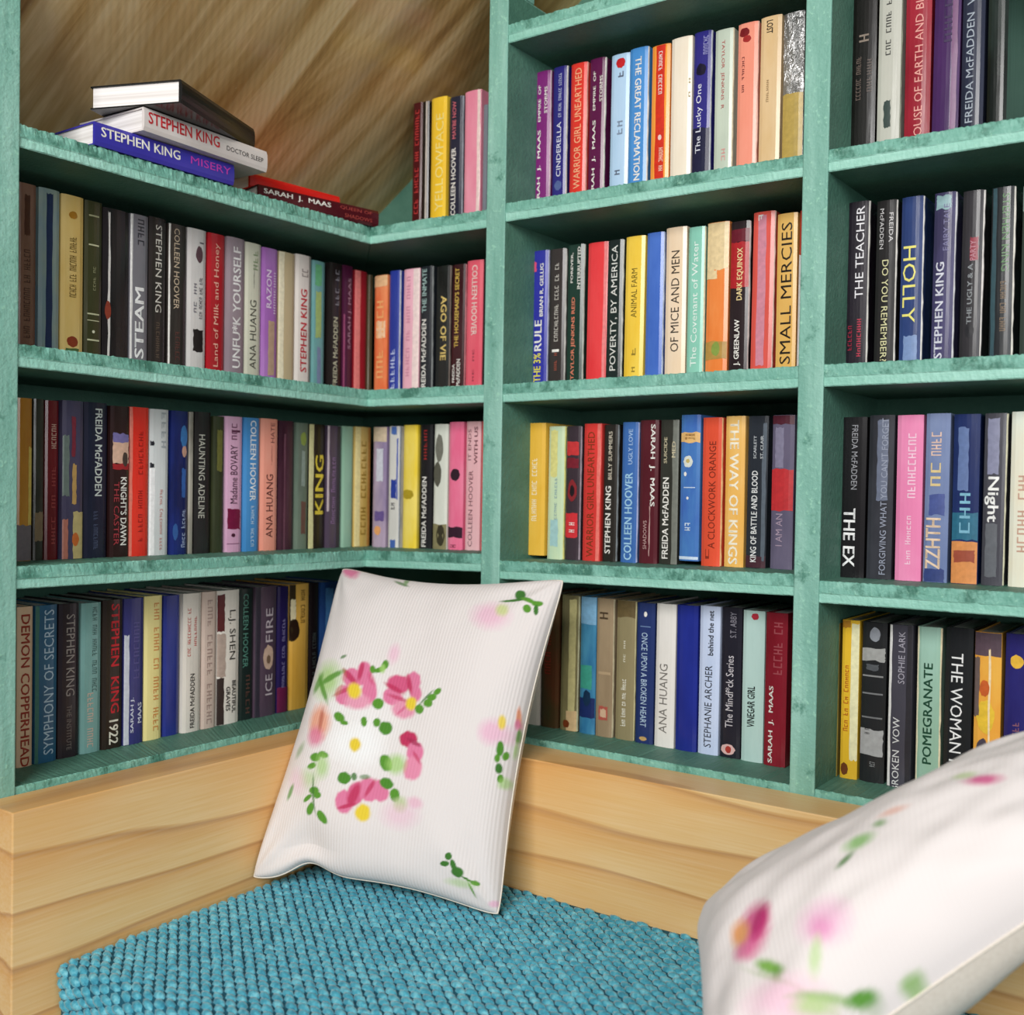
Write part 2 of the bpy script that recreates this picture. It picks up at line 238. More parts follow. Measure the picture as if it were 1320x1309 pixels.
 ('M4', 0.3431, 0.3797, 0.2356, 0, '#3d3a22', '#5a3420', None, 'dark olive book with faint red lettering', [('~DARK RED', 'u', '#8c2418', 0.4, 0.75, -0.1, 0.34, 0)], []),
 ('M4', 0.3829, 0.4195, 0.2358, 0, '#8a8258', '#6b6548', '#d8d6b0', 'khaki book fading to cream with a leafy foot', [], [('r', 0.0, 0.4, 0.1, 0.97, '#c9c088'), ('r', -0.1, 0.5, 0, 0.15, '#d8b98a'), ('e', -0.3, 0.1, 0.02, 0.08, '#7c3a1c')]),
 ('M4', 0.4219, 0.4537, 0.2357, 0, '#2f6c94', '#4f94b4', None, 'blue and sea green book with a pale sky', [], [('r', -0.5, 0.5, 0.8, 1, '#7fb0d2'), ('r', -0.45, 0.3, 0.33, 0.5, '#3f9a86'), ('r', -0.5, 0.5, 0.12, 0.26, '#1c2c60'), ('e', -0.25, 0.25, 0.2, 0.32, '#16304c')]),
 ('M4', 0.4552, 0.4902, 0.2357, 0, '#8f7c62', '#a08c70', '#cfc4a4', 'taupe book with a small red crest near its foot', [('~S', 'd', '#4c3c2c', 0.83, 0.9, -0.05, 0.5, 0)], [('r', -0.3, 0.25, 0.12, 0.22, '#b0584c'), ('r', -0.2, 0.15, 0.14, 0.2, '#cfae90'), ('r', -0.35, 0.4, 0.45, 0.47, '#b49c7c')]),
 ('M4', 0.4917, 0.5295, 0.2346, 0, '#8f8462', None, '#d6cfa0', 'olive beige book with white serif letters reading upwards', [('~The Gulf of the World', 'u', '#efeee0', 0.1, 0.44, -0.05, 0.26, 0), ('~ab cd', 'u', '#e0dcc8', 0.56, 0.72, -0.05, 0.14, 0)], [('r', -0.5, 0.5, 0.88, 1, '#6c5c3c')]),
 ('M4', 0.531, 0.565, 0.2335, 0, '#243468', None, None, 'navy book with white serif title and a gold foot ornament', [('ONCE UPON A BROKEN HEART', 'd', '#b8d0e8', 0.12, 0.79, -0.02, 0.34, 0)], [('e', -0.08, 0.1, 0.9, 0.94, '#f2efe8'), ('r', -0.3, 0.3, 0.83, 0.835, '#7f9cc4'), ('e', -0.25, 0.2, 0.02, 0.05, '#c9a468')]),
 ('M4', 0.5679, 0.6039, 0.2352, 0, '#dcd8d2', '#e6e2dc', None, 'off-white book with thin grey capitals reading upwards', [('ANA HUANG', 'u', '#77736e', 0.1, 0.58, -0.05, 0.42, 0)], []),
 ('M4', 0.606, 0.6439, 0.2356, 0, '#23308e', '#1f2a80', None, 'plain deep blue book between two pale ones', [], []),
 ('M4', 0.6452, 0.6808, 0.2374, 0, '#bccbe8', '#c8d4ee', None, 'pale blue book with black author name and script', [('STEPHANIE ARCHER', 'u', '#22242c', 0.05, 0.6, 0.0, 0.36, 0), ('behind the net', 'u', '#22242c', 0.67, 0.97, 0.08, 0.26, 1)], []),
 ('M4', 0.6821, 0.7168, 0.2378, 0, '#22212c', None, None, 'black book with silver script and a pink blossom at its foot', [('The Mindf*ck Series', 'u', '#cfcad0', 0.2, 0.68, -0.05, 0.4, 0), ('S.T. ABBY', 'u', '#8f8c98', 0.8, 0.97, 0.1, 0.3, 0)], [('e', -0.42, 0.3, 0.02, 0.09, '#e0b8b4'), ('e', -0.2, 0.1, 0.03, 0.08, '#b03c34')]),
 ('M4', 0.7187, 0.7551, 0.2359, 0, '#b4d2cc', '#bcd8d2', None, 'pale aqua book with small black title and a red dot', [('VINEGAR GIRL', 'u', '#1e2624', 0.23, 0.5, -0.05, 0.34, 1)], [('e', -0.1, 0.24, 0.94, 0.985, '#b83040')]),
 ('M4', 0.757, 0.7924, 0.236, 0, '#7c1624', '#8c2030', None, 'dark red book with white capitals beside the right post', [('SARAH  J.  MAAS', 'u', '#f2efe8', 0.02, 0.52, -0.15, 0.26, 1), ('~QUEEN OF', 'u', '#a85058', 0.6, 0.95, 0.1, 0.4, 0)], []),
 ('R1', 0.8695, 0.9055, 0.2785, 0, '#14110f', None, None, 'black book with faint brown lettering, leftmost on top shelf', [('~PIRATE THING', 'u', '#6a5c54', 0.331, 0.56, -0.2, 0.2, 0), ('~HELTER', 'u', '#54463f', 0.366, 0.542, 0.25, 0.2, 0), ('~M', 'u', '#8a7c70', 0.63, 0.683, 0.0, 0.4, 0)], []),
 ('R1', 0.9078, 0.9428, 0.2731, 0, '#bdbdb2', None, '#8c8f80', 'grey white book with a dark green label near its foot', [('~ONE DARK WINDOW', 'u', '#3c3c3a', 0.542, 0.982, -0.05, 0.22, 1)], [('r', -0.2, 0.1, 0.164, 0.305, '#3b4a46')]),
 ('R1', 0.946, 0.9821, 0.2694, 0, '#8c1f2e', '#a02838', None, 'crimson book with pink capitals reading upwards', [('HOUSE OF EARTH AND BLOOD', 'u', '#e8a49a', 0.05, 0.974, 0.05, 0.32, 0)], []),
 ('R1', 0.9842, 1.0203, 0.2657, 0, '#4a2a5e', '#3c2450', None, 'purple book with glossy blue sheen on its left', [('~CROWN', 'u', '#35204c', 0.56, 0.868, 0.05, 0.3, 0)], [('r', 0.2, 0.42, 0, 1.0, '#6a3268')]),
 ('R1', 1.0224, 1.0525, 0.2648, 0, '#23283a', '#2c3144', None, 'dark slate book with large silver capitals', [('FREIDA McFADDEN  WARD D', 'u', '#aab4c0', 0.12, 1.0, -0.12, 0.34, 0)], []),
 ('R1', 1.0555, 1.0819, 0.2626, 0, '#141a18', '#26322e', None, 'black green book, rightmost on the top shelf', [], []),
 ('R2', 0.8696, 0.9019, 0.2455, 0, '#211a24', None, '#e6e2dc', 'black plum book with white title and small red name', [('THE TEACHER', 'u', '#e9e6ea', 0.424, 0.971, 0.1, 0.4, 0), ('~FREIDA', 'u', '#a0243c', 0.117, 0.27, -0.3, 0.2, 1), ('~McFADDEN', 'u', '#c02c48', 0.078, 0.309, 0.15, 0.2, 1)], []),
 ('R2', 0.9114, 0.9422, 0.241, 0, '#242222', None, '#e6e2dc', 'black book with cream serif question reading downwards', [('DO YOU REMEMBER?', 'd', '#dcd8a8', 0.04, 0.645, -0.0, 0.32, 0), ('FREIDA', 'd', '#cfcccc', 0.75, 0.923, 0.25, 0.2, 0), ('McFADDEN', 'd', '#cfcccc', 0.712, 0.952, -0.22, 0.2, 0)], []),
 ('R2', 0.946, 0.9786, 0.2421, 0, '#33497f', '#2b3c6c', '#eceae6', 'steel blue book with large yellow capitals', [('HOLLY', 'd', '#ece47c', 0.261, 0.712, -0.08, 0.6, 0)], [('r', -0.3, 0.35, 0, 0.184, '#7c94c0')]),
 ('R2', 0.9902, 1.0213, 0.2413, 0, '#3a3654', '#4c4870', '#dcdce0', 'slate violet book with silver capitals reading upwards', [('STEPHEN KING', 'u', '#d6d8e4', 0.04, 0.597, -0.15, 0.38, 1), ('FAIRY TALE', 'u', '#77749c', 0.664, 0.933, 0.1, 0.28, 0)], [('r', -0.4, 0.3, 0.904, 0.981, '#8fb0b4')]),
 ('R2', 1.0279, 1.0576, 0.2387, 0, '#2b292c', '#38363a', '#ece8e4', 'charcoal book with a red glow and thin grey letters', [('THE UGLY & A', 'u', '#8f9498', 0.232, 0.578, -0.05, 0.24, 1), ('PARTY', 'u', '#c8909c', 0.597, 0.712, 0.05, 0.26, 0)], [('r', -0.1, 0.3, 0.597, 0.731, '#8c2438'), ('e', -0.25, 0.2, 0.155, 0.232, '#1a1a20')]),
 ('R2', 1.0665, 1.0978, 0.2377, 0, '#26292c', None, '#eceae0', 'dark teal grey book with green capitals reading downwards', [('STEPHEN KING', 'd', '#5d8a58', 0.52, 0.962, 0.15, 0.32, 0), ('~UNDER THE DOME', 'd', '#7c6448', 0.174, 0.462, 0.1, 0.26, 0)], [('r', -0.45, -0.25, 0, 1.0, '#39545c')]),
 ('R2', 1.105, 1.133, 0.2354, 0, '#3a443e', None, None, 'dark green grey book cut by the right frame edge', [], [('r', -0.5, -0.3, 0.856, 1.0, '#8fa49c')]),
 ('R3', 0.8673, 0.9049, 0.2358, 0, '#19171a', None, None, 'black book with a bold white two word title at its foot', [('THE EX', 'd', '#f2f2f2', 0.07, 0.43, -0.1, 0.46, 1), ('FREIDA McFADDEN', 'd', '#9a9aa0', 0.55, 0.95, 0.05, 0.24, 0)], []),
 ('R3', 0.9071, 0.9437, 0.2376, 0, '#2e2e34', '#3c3d44', None, 'dark grey book with a pale sheen and silver capitals', [("FORGIVING WHAT YOU CAN'T FORGET", 'u', '#9ca2b4', 0.03, 0.98, 0.15, 0.26, 0)], [('r', -0.15, 0.3, 0.48, 0.97, '#6d7488')]),  # pale patch is the sheen, painted onto the spine
 ('R3', 0.9475, 0.9846, 0.2366, 0, '#e583ae', '#ee95bc', None, 'pink book with white blurred lettering', [('~PRINCESSES', 'u', '#f6cfe0', 0.5, 0.9, 0.1, 0.3, 0), ('~Mia Miller', 'u', '#f6cfe0', 0.1, 0.4, 0.0, 0.22, 0)], []),
 ('R3', 0.9867, 1.0202, 0.2377, 0, '#6c7ca4', '#8290b4', None, 'grey blue book with cream block letters in two groups', [('~HHMH', 'u', '#e6c4b4', 0.75, 0.9, -0.05, 0.42, 1), ('~MM', 'u', '#e0c890', 0.57, 0.73, -0.05, 0.42, 1), ('ZZHTH', 'u', '#ecd0b4', 0.08, 0.38, -0.1, 0.6, 1)], [('r', -0.45, 0.4, 0, 0.08, '#38467c'), ('r', -0.3, 0.35, 0.4, 0.52, '#4c5a96')]),
 ('R3', 1.0243, 1.0598, 0.2356, 0, '#27386c', '#1f2c5c', None, 'navy book with a teal middle and an orange foot', [('~OLO', 'u', '#7fb8d0', 0.3, 0.56, 0.0, 0.4, 0)], [('r', -0.5, 0.5, 0.26, 0.42, '#2f6c86'), ('r', -0.5, 0.5, 0, 0.25, '#dd9256'), ('r', -0.4, 0.4, 0.13, 0.2, '#a0503c'), ('r', -0.3, 0.1, 0.55, 0.92, '#6479a8')]),
 ('R3', 1.0638, 1.0943, 0.2357, 0, '#47464e', None, '#e2dfc0', 'grey book with bold white lowercase title in the middle', [('Night', 'd', '#f4f4f2', 0.37, 0.63, -0.1, 0.64, 1)], [('r', -0.35, 0.2, 0.65, 0.97, '#8a8ca6'), ('r', -0.35, 0.2, 0.05, 0.36, '#66696f')]),
 ('R3', 1.0982, 1.1317, 0.2368, 0, '#e4ddc6', '#dfe6da', None, 'cream book with faint red letters at the right frame edge', [('~NEVER LIE', 'u', '#c9a08c', 0.2, 0.65, 0.0, 0.36, 0)], []),
 ('R4', 0.8636, 0.8718, 0.228, 0, '#8c7c3c', '#4c3c1c', None, 'very thin brown and yellow book against the post', [], []),
 ('R4', 0.8753, 0.9016, 0.2344, 0, '#dfb32f', None, None, 'yellow book with orange lettering and a cream right side', [('~How To Be Perfect', 'u', '#b4581c', 0.3, 0.72, -0.2, 0.28, 1)], [('r', 0.05, 0.5, 0.12, 0.98, '#e9e4b8'), ('e', -0.45, 0.0, 0.02, 0.1, '#6c3a1c'), ('r', -0.5, 0, 0.95, 1, '#b07a24')]),
 ('R4', 0.9033, 0.9397, 0.2338, 0, '#232426', None, None, 'black book with two grey labels and lace patterns', [('~A B', 'u', '#2b2b2c', 0.3, 0.34, -0.2, 0.2, 0), ('~x x x x', 'u', '#b4b6b8', 0.1, 0.13, 0, 0.3, 0)], [('r', -0.5, 0.45, 0.76, 0.84, '#a2a2a0'), ('r', -0.5, 0.45, 0.17, 0.33, '#a8a8a8'), ('e', -0.2, 0.25, 0.88, 0.97, '#8c9098'), ('r', -0.45, 0.4, 0.4, 0.41, '#77787a'), ('r', -0.45, 0.4, 0.55, 0.56, '#77787a'), ('r', -0.45, 0.4, 0.66, 0.67, '#8c8c8c'), ('r', -0.3, 0.2, 0.7, 0.74, '#55585c')]),
 ('R4', 0.9441, 0.9777, 0.2339, 0, '#47454f', None, None, 'dark grey book with silver title and a white left edge', [('BROKEN  VOW', 'u', '#dcdcdc', -0.02, 0.43, -0.12, 0.3, 0), ('SOPHIE LARK', 'u', '#a8a4b0', 0.64, 0.96, 0.05, 0.28, 0)], [('r', -0.5, -0.38, 0, 1, '#e0dedc'), ('r', 0.28, 0.5, 0, 1, '#2c2a30')]),
 ('R4', 0.9826, 1.0168, 0.234, 0, '#8fb29c', '#9cc0b0', '#eadcb8', 'sage green book with dark green capitals, cream edge', [('POMEGRANATE', 'u', '#1f4a36', 0.17, 0.78, 0.0, 0.38, 1)], [('r', -0.5, -0.42, 0, 1, '#e6e0c0')]),
 ('R4', 1.02, 1.0568, 0.2364, 0, '#1d1f22', None, None, 'black book with large white capitals reading downwards', [('THE WOMAN IN ME', 'd', '#ededed', -0.02, 0.85, -0.05, 0.44, 0)], []),
 ('R4', 1.0594, 1.0946, 0.2335, 0, '#e39a3a', '#e8b04c', None, 'orange and yellow patterned book with black shapes', [], [('r', -0.5, 0.5, 0.86, 1, '#5c4a54'), ('e', -0.4, 0.1, 0.15, 0.38, '#4c4450'), ('e', -0.4, 0.3, 0.4, 0.6, '#e8c03c'), ('r', -0.5, -0.3, 0.5, 0.85, '#6c5c58'), ('r', 0.05, 0.12, 0, 0.9, '#f4dcb0'), ('e', -0.3, 0.1, 0.62, 0.72, '#c9602c')]),
 ('R4', 1.0976, 1.1294, 0.2348, 0, '#241f5c', '#2c2a70', None, 'indigo book with a yellow dot near its top', [('~FAVORITE', 'u', '#8a5a68', 0.25, 0.5, -0.0, 0.26, 0)], [('e', -0.3, 0.25, 0.8, 0.88, '#e8b840')]),
 ('C1', 0.0237, 0.048, 0.2504, 0, '#4a1016', None, None, 'dark red book with red lettering, leftmost of six upright', [('~THE NIGHT IS BURNING', 'u', '#c23a3a', 0.155, 0.956, 0, 0.4, 1)], []),
 ('C1', 0.0499, 0.0672, 0.2483, 0, '#1e1a18', None, None, 'thin black book with a white crease', [], [('r', 0.1, 0.3, 0, 1.0, '#cfc6bc')]),
 ('C1', 0.071, 0.1087, 0.2503, 0, '#e9bb2c', '#f0c83c', None, 'bright yellow book with amber capitals, on the top corner shelf', [('YELLOWFACE', 'u', '#f6e48c', 0.146, 0.877, 0.1, 0.5, 0)], []),
 ('C1', 0.1133, 0.1474, 0.2453, 0, '#25283a', None, '#aeb4c0', 'navy black book with white author line, top corner shelf', [('COLLEEN HOOVER', 'u', '#f2efe8', 0.102, 0.613, -0.1, 0.34, 1), ('MAYBE NOW', 'u', '#d06c78', 0.683, 0.965, -0.08, 0.28, 1)], []),
 ('C1', 0.1521, 0.1906, 0.2479, 0, '#e88ba4', '#f0a0b4', None, 'pink book with a pale stripe, top corner shelf', [], [('r', 0.3, 0.48, 0, 1.0, '#f8dcd8')]),
 ('C1', 0.1932, 0.2039, 0.218, 0, '#7f8590', None, None, 'thin grey book hard against the mid post', [], []),
 ('C2', -0.066, -0.0313, 0.2331, 0, '#e0693c', '#ee9a66', None, 'flame orange book with a cream top, nearest the corner', [('~RED ROCK', 'u', '#f3b070', 0.136, 0.808, 0, 0.5, 0)], [('r', -0.5, 0.5, 0.904, 1.0, '#f0c090'), ('r', -0.3, 0.4, 0.472, 0.616, '#f4c8a0')]),
 ('C2', -0.0282, 0.0009, 0.2387, 0, '#2f3f9c', None, '#dfe6f2', 'blue book with white foot letters and a pale edge', [('~ANDREW', 'u', '#c4d0f0', 0.04, 0.376, -0.05, 0.4, 1)], []),
 ('C2', 0.0068, 0.048, 0.2382, 0, '#f0b4c4', None, None, 'light pink book with faint rose lettering', [('~CLOSE TO THE FIRE', 'u', '#d890a8', 0.136, 0.952, -0.15, 0.24, 0)], [('r', 0.15, 0.5, 0, 1.0, '#f4dcd8')]),
 ('C2', 0.0499, 0.0825, 0.2393, 0, '#20242a', None, '#9ca0a0', 'black book with white capitals along its full spine', [('FREIDA McFADDEN', 'u', '#f2efe8', 0.011, 0.578, -0.1, 0.36, 1), ('THE INMATE', 'u', '#a8c4c0', 0.635, 0.981, -0.1, 0.36, 1)], []),
 ('C2', 0.0863, 0.122, 0.2368, 0, '#1d1e1c', None, '#8c7c74', 'black book with a column of bold gold letters', [('AGO OF VIE', 'd', '#e4c878', 0.251, 0.76, 0.1, 0.4, 1)], []),
 ('C2', 0.1248, 0.1588, 0.2357, 0, '#3a1218', None, '#e08c94', 'black maroon book with yellow title and white name', [("THE HOUSEMAID'S SECRET", 'u', '#e4c25c', 0.347, 0.971, -0.1, 0.32, 1), ('McFADDEN', 'u', '#f2efe8', 0.04, 0.251, 0.1, 0.26, 1), ('FREIDA', 'u', '#f2efe8', 0.069, 0.213, -0.28, 0.2, 1)], []),
 ('C2', 0.1615, 0.1992, 0.2387, 0, '#ec5c70', '#f06c7c', None, 'hot pink book with white capitals reading downwards', [('COLLEEN HOOVER', 'd', '#fbe0d8', 0.424, 0.962, 0.02, 0.34, 1), ('~so it', 'u', '#9c3c4c', 0.069, 0.328, 0.0, 0.14, 0)], []),
 ('C2', 0.201, 0.2093, 0.2389, 0, '#1d1f20', None, None, 'sliver of a black book hidden behind the mid post', [], []),
 ('C3', -0.0656, -0.0296, 0.2372, 0, '#8c7c9c', '#b4a0b4', None, 'lilac and white painterly book with an orange spot', [], [('r', -0.5, 0.5, 0.88, 1, '#d8c4a8'), ('r', -0.2, 0.3, 0.55, 0.82, '#cfd0dc'), ('e', -0.3, 0.2, 0.1, 0.18, '#e8a468'), ('r', -0.3, 0.4, 0.22, 0.3, '#6a5590')]),
 ('C3', -0.0235, 0.0066, 0.2379, 0, '#d6d4ce', None, '#9ca4b4', 'white book with two blue squares down its spine', [('~ab', 'u', '#3c3c44', 0.32, 0.38, -0.1, 0.5, 0)], [('r', -0.25, 0.25, 0.41, 0.56, '#2c409c'), ('r', -0.25, 0.25, 0.93, 1, '#5070b4'), ('r', -0.25, 0.25, 0, 0.07, '#4868b0'), ('r', 0.28, 0.4, 0.4, 0.9, '#5c6cb8')]),
 ('C3', 0.0126, 0.0491, 0.2387, 0, '#eacb30', '#f2dc70', None, 'lemon yellow book with a dark smudge at mid height', [], [('e', -0.5, 0.3, 0.4, 0.48, '#b49c28')]),
 ('C3', 0.0518, 0.0846, 0.238, 0, '#1e1e20', None, None, 'black book with white name on its lower half, beside lemon yellow', [('FREIDA McFADDEN', 'u', '#f2efe8', 0.02, 0.58, -0.05, 0.34, 1), ('~NEVER', 'u', '#a02c2c', 0.72, 0.97, 0.0, 0.24, 0)], []),
 ('C3', 0.0884, 0.1223, 0.2372, 0, '#d4d8cc', '#e6e8dc', None, 'black and white photo book between black and pink', [], [('e', -0.4, 0.2, 0.7, 0.92, '#77776c'), ('e', -0.5, 0.1, 0.5, 0.7, '#5c5c50'), ('r', -0.5, 0.5, 0, 0.2, '#8c8560'), ('e', -0.2, 0.4, 0.03, 0.2, '#3c3828')]),
 ('C3', 0.126, 0.1611, 0.2394, 0, '#ee6f94', '#f28aa8', None, 'rose pink book with a black bird and a black band', [('~L', 'u', '#7c2c44', 0.02, 0.05, -0.1, 0.4, 0)], [('e', -0.35, 0.3, 0.54, 0.64, '#33202c'), ('r', -0.5, 0.5, 0.1, 0.18, '#3a1f30')]),
 ('C3', 0.1638, 0.1981, 0.2386, 0, '#f2bcc2', '#f5c8cc', None, 'pale pink book with brown capitals in two lines', [('COLLEEN HOOVER', 'u', '#7c4650', 0.03, 0.62, -0.1, 0.3, 0), ('IT ENDS', 'u', '#7c4650', 0.7, 0.94, -0.22, 0.22, 0), ('WITH US', 'u', '#7c4650', 0.67, 0.96, 0.22, 0.22, 1)], []),
 ('C3', 0.1999, 0.2097, 0.2382, 0, '#dc5050', None, None, 'thin red book pressed against the mid post', [], []),
 ('L2', -0.6401, -0.6104, 0.2443, 0, '#6c4c3c', '#7c5c4c', None, 'brown book with faded darker lettering, beside the left post', [('~THE DAUGHTER OF STONE', 'u', '#4a2a1c', 0.088, 0.616, 0, 0.34, 0)], [('r', -0.15, 0.15, 0.693, 0.933, '#4a2818')]),
 ('L2', -0.6085, -0.5748, 0.2442, 0, '#6f8c9c', '#8c9c90', None, 'grey blue book with a navy stripe', [], [('r', -0.18, 0.14, 0, 0.971, '#1f2f54')]),
 ('L2', -0.5723, -0.5347, 0.2436, 0, '#cfae62', '#d8bc78', None, 'sandy yellow book with brown ornaments', [('~AFTER THE SUMMER GARDEN', 'u', '#7c6430', 0.376, 0.75, 0.0, 0.3, 0)], [('e', -0.2, 0.2, 0.856, 0.904, '#a8741c'), ('e', -0.25, 0.25, 0.069, 0.136, '#8c3a20'), ('r', -0.3, 0.3, 0, 0.059, '#4c6c3c')]),
 ('L2', -0.5327, -0.5023, 0.2435, 0, '#3a3a20', None, None, 'dark olive book with pale bands and marks', [('~thin in', 'u', '#8c8c68', 0.443, 0.597, 0, 0.2, 0)], [('r', -0.3, 0.3, 0.904, 0.914, '#a4a480'), ('r', -0.3, 0.3, 0.722, 0.731, '#c8c8a4'), ('r', -0.35, 0.35, 0.29, 0.299, '#c8c8a4'), ('r', -0.35, 0.35, 0.251, 0.256, '#c8c8a4'), ('e', -0.08, 0.08, 0.174, 0.194, '#dcdcc0'), ('r', -0.35, 0.35, 0.126, 0.136, '#c8c8a4')]),
 ('L2', -0.501, -0.4542, 0.2403, 0, '#1c191b', '#252123', None, 'thick black book with a white crease down its side', [], [('r', -0.32, -0.24, 0, 0.971, '#d8d4d0'), ('e', -0.42, -0.2, 0.28, 0.405, '#8c3c2c')]),
 ('L2', -0.4528, -0.4191, 0.2411, 0, '#77757c', None, None, 'silver grey book with bold white title at its foot', [('STEAM', 'u', '#f4f4f4', 0.059, 0.52, -0.0, 0.5, 1), ('~HENN', 'd', '#33323a', 0.789, 0.971, 0.05, 0.36, 0)], [('r', -0.5, -0.38, 0, 1.0, '#d4d2d0')]),
 ('L2', -0.4175, -0.3844, 0.2443, 0, '#2a2524', '#332c2a', None, 'brown black book with white author capitals near silver', [('STEPHEN KING', 'd', '#d4cfc6', 0.376, 0.952, 0.02, 0.36, 0), ('~OUTSIDER', 'd', '#5c4c40', 0.069, 0.309, 0.0, 0.2, 0)], []),
 ('L2', -0.3814, -0.3454, 0.2412, 0, '#2e2a28', '#3a3430', None, 'dark umber book with pale capitals and white left edge', [('COLLEEN HOOVER', 'd', '#cdb9a0', 0.424, 0.971, -0.08, 0.3, 0), ('~VERITY', 'd', '#5c3430', 0.069, 0.27, 0.0, 0.24, 0)], [('r', -0.5, -0.42, 0, 1.0, '#dcd8d2')]),
 ('L2', -0.3431, -0.305, 0.2423, 0, '#c6c2c0', '#d4d0ce', None, 'light grey book with a black square and a dark leaf', [('~the house and the', 'u', '#5c5860', 0.386, 0.674, 0.15, 0.24, 0), ('~ab cd', 'u', '#77747c', 0.424, 0.635, -0.15, 0.2, 0)], [('r', -0.2, 0.35, 0.155, 0.309, '#1f1a1a'), ('e', -0.1, 0.3, 0.77, 0.885, '#5c4048'), ('r', 0.1, 0.35, 0.904, 0.914, '#5c5860')]),
 ('L2', -0.3018, -0.2656, 0.2425, 0, '#b01e28', None, None, 'deep red book with cream lowercase title reading upwards', [('Land of Milk and Honey', 'u', '#eeb8a4', 0.069, 0.933, 0.0, 0.36, 0)], []),
 ('L2', -0.264, -0.2248, 0.2436, 0, '#8f7f88', '#9c8c94', None, 'mauve grey book with bold white capitals', [('UNFU*K YOURSELF', 'u', '#f2eeee', 0.078, 0.933, 0.02, 0.46, 1)], []),
 ('L2', -0.2231, -0.1868, 0.2424, 0, '#d0cfbc', None, None, 'putty cream book with thin dark capitals', [('ANA HUANG', 'u', '#4c4c44', 0.088, 0.587, -0.02, 0.4, 0), ('~THE', 'u', '#8c9c78', 0.808, 0.962, 0.1, 0.3, 0)], [('r', 0.0, 0.04, 0.674, 0.856, '#8c8c80')]),
 ('L2', -0.185, -0.1487, 0.2407, 0, '#a368b4', '#b07cc0', None, 'violet book with a gold brown lower patch', [('RAZON', 'u', '#e6d0ea', 0.558, 0.837, -0.1, 0.32, 1), ('~MARCELLA', 'u', '#e6d0ea', 0.52, 0.837, 0.28, 0.14, 0)], [('r', -0.12, 0.3, 0.059, 0.462, '#c0a088')]),
 ('L2', -0.1452, -0.1057, 0.2415, 0, '#cdb892', '#c2b08c', None, 'beige book with a paler left side and no lettering', [], [('r', -0.5, -0.2, 0, 1.0, '#ece2c4')]),
 ('L2', -0.1037, -0.0648, 0.2447, 0, '#e6ddd6', None, None, 'white book with red author capitals reading upwards', [('STEPHEN KING', 'u', '#cc3440', 0.117, 0.741, 0.0, 0.4, 1), ('~IT', 'u', '#8c7c78', 0.837, 0.904, 0.05, 0.4, 0)], [('r', 0.35, 0.5, 0, 1.0, '#8c8c84')]),
 ('L2', -0.0619, -0.0277, 0.2411, 0, '#5f9c9c', '#7cacac', None, 'blue green book with yellow and mint blotches', [], [('r', -0.3, 0.2, 0.808, 0.971, '#6cb884'), ('r', -0.25, 0.2, 0.405, 0.76, '#a4bc74'), ('r', -0.1, 0.2, 0, 0.328, '#7c8cac')]),
 ('L2', -0.0165, 0.0168, 0.2454, 0, '#26201f', None, None, 'black book with pale author capitals, near the corner', [('FREIDA McFADDEN', 'u', '#c6c6a8', 0.04, 0.578, -0.05, 0.34, 1), ('~ONE BY', 'u', '#8c8c94', 0.674, 0.962, 0.05, 0.3, 0)], []),
 ('L2', 0.0189, 0.0499, 0.2469, 0, '#4c1838', None, None, 'plum book with dim lettering, near the corner', [('SARAH J. MAAS', 'u', '#b088a0', 0.347, 0.904, 0.15, 0.34, 0)], [('r', -0.4, -0.25, 0, 0.616, '#a04c74')]),
 ('L2', 0.0521, 0.0883, 0.2426, 0, '#94202c', '#a42430', None, 'red book with a salmon left edge, near the corner', [], [('r', -0.5, -0.1, 0, 1.0, '#e88480')]),
 ('L2', 0.0906, 0.104, 0.2396, 0, '#5c5038', None, None, 'thin olive book wedged in the corner', [], []),
 ('L3', -0.6379, -0.6141, 0.2373, 0, '#b07c2c', '#a06820', None, 'amber brown book with a grey foot, beside the left post', [], [('r', -0.5, 0.5, 0, 0.22, '#6c6468'), ('r', 0.25, 0.5, 0.22, 0.7, '#cdb458')]),
 ('L3', -0.6117, -0.5946, 0.2378, 0, '#201c1a', '#3a3a30', None, 'very dark book with a tan patch at its foot', [], [('r', -0.4, 0.4, 0.12, 0.3, '#7c6a50')]),
 ('L3', -0.5934, -0.571, 0.2371, 0, '#6c1a20', '#5c1218', None, 'oxblood book with small white letters near its top', [('~TEMPLE', 'u', '#c0a090', 0.7, 0.86, 0.1, 0.36, 0), ('~NAME OF THE', 'u', '#8c3a38', 0.1, 0.6, 0.1, 0.3, 0)], []),
 ('L3', -0.5685, -0.5332, 0.2393, 0, '#3f3a54', '#4c4860', None, 'violet and gold illustrated book with a cream foot', [], [('r', -0.5, -0.2, 0.4, 0.78, '#6c7a74'), ('r', 0.0, 0.5, 0, 0.3, '#c0b078'), ('r', -0.05, 0.15, 0.35, 0.6, '#c09a5c'), ('r', -0.1, 0.1, 0.65, 0.9, '#7c2c3c'), ('e', -0.05, 0.3, 0.08, 0.17, '#c86a2c'), ('r', -0.5, -0.25, 0, 0.25, '#b07060')]),
 ('L3', -0.5312, -0.4898, 0.2399, 0, '#1b1c2c', '#222438', None, 'ink blue book with silver capitals reading downwards', [('FREIDA McFADDEN', 'd', '#ccd4d0', 0.4, 0.96, 0.1, 0.3, 1), ('~THE COWORKER', 'd', '#4c5470', 0.05, 0.3, 0.0, 0.18, 0)], []),
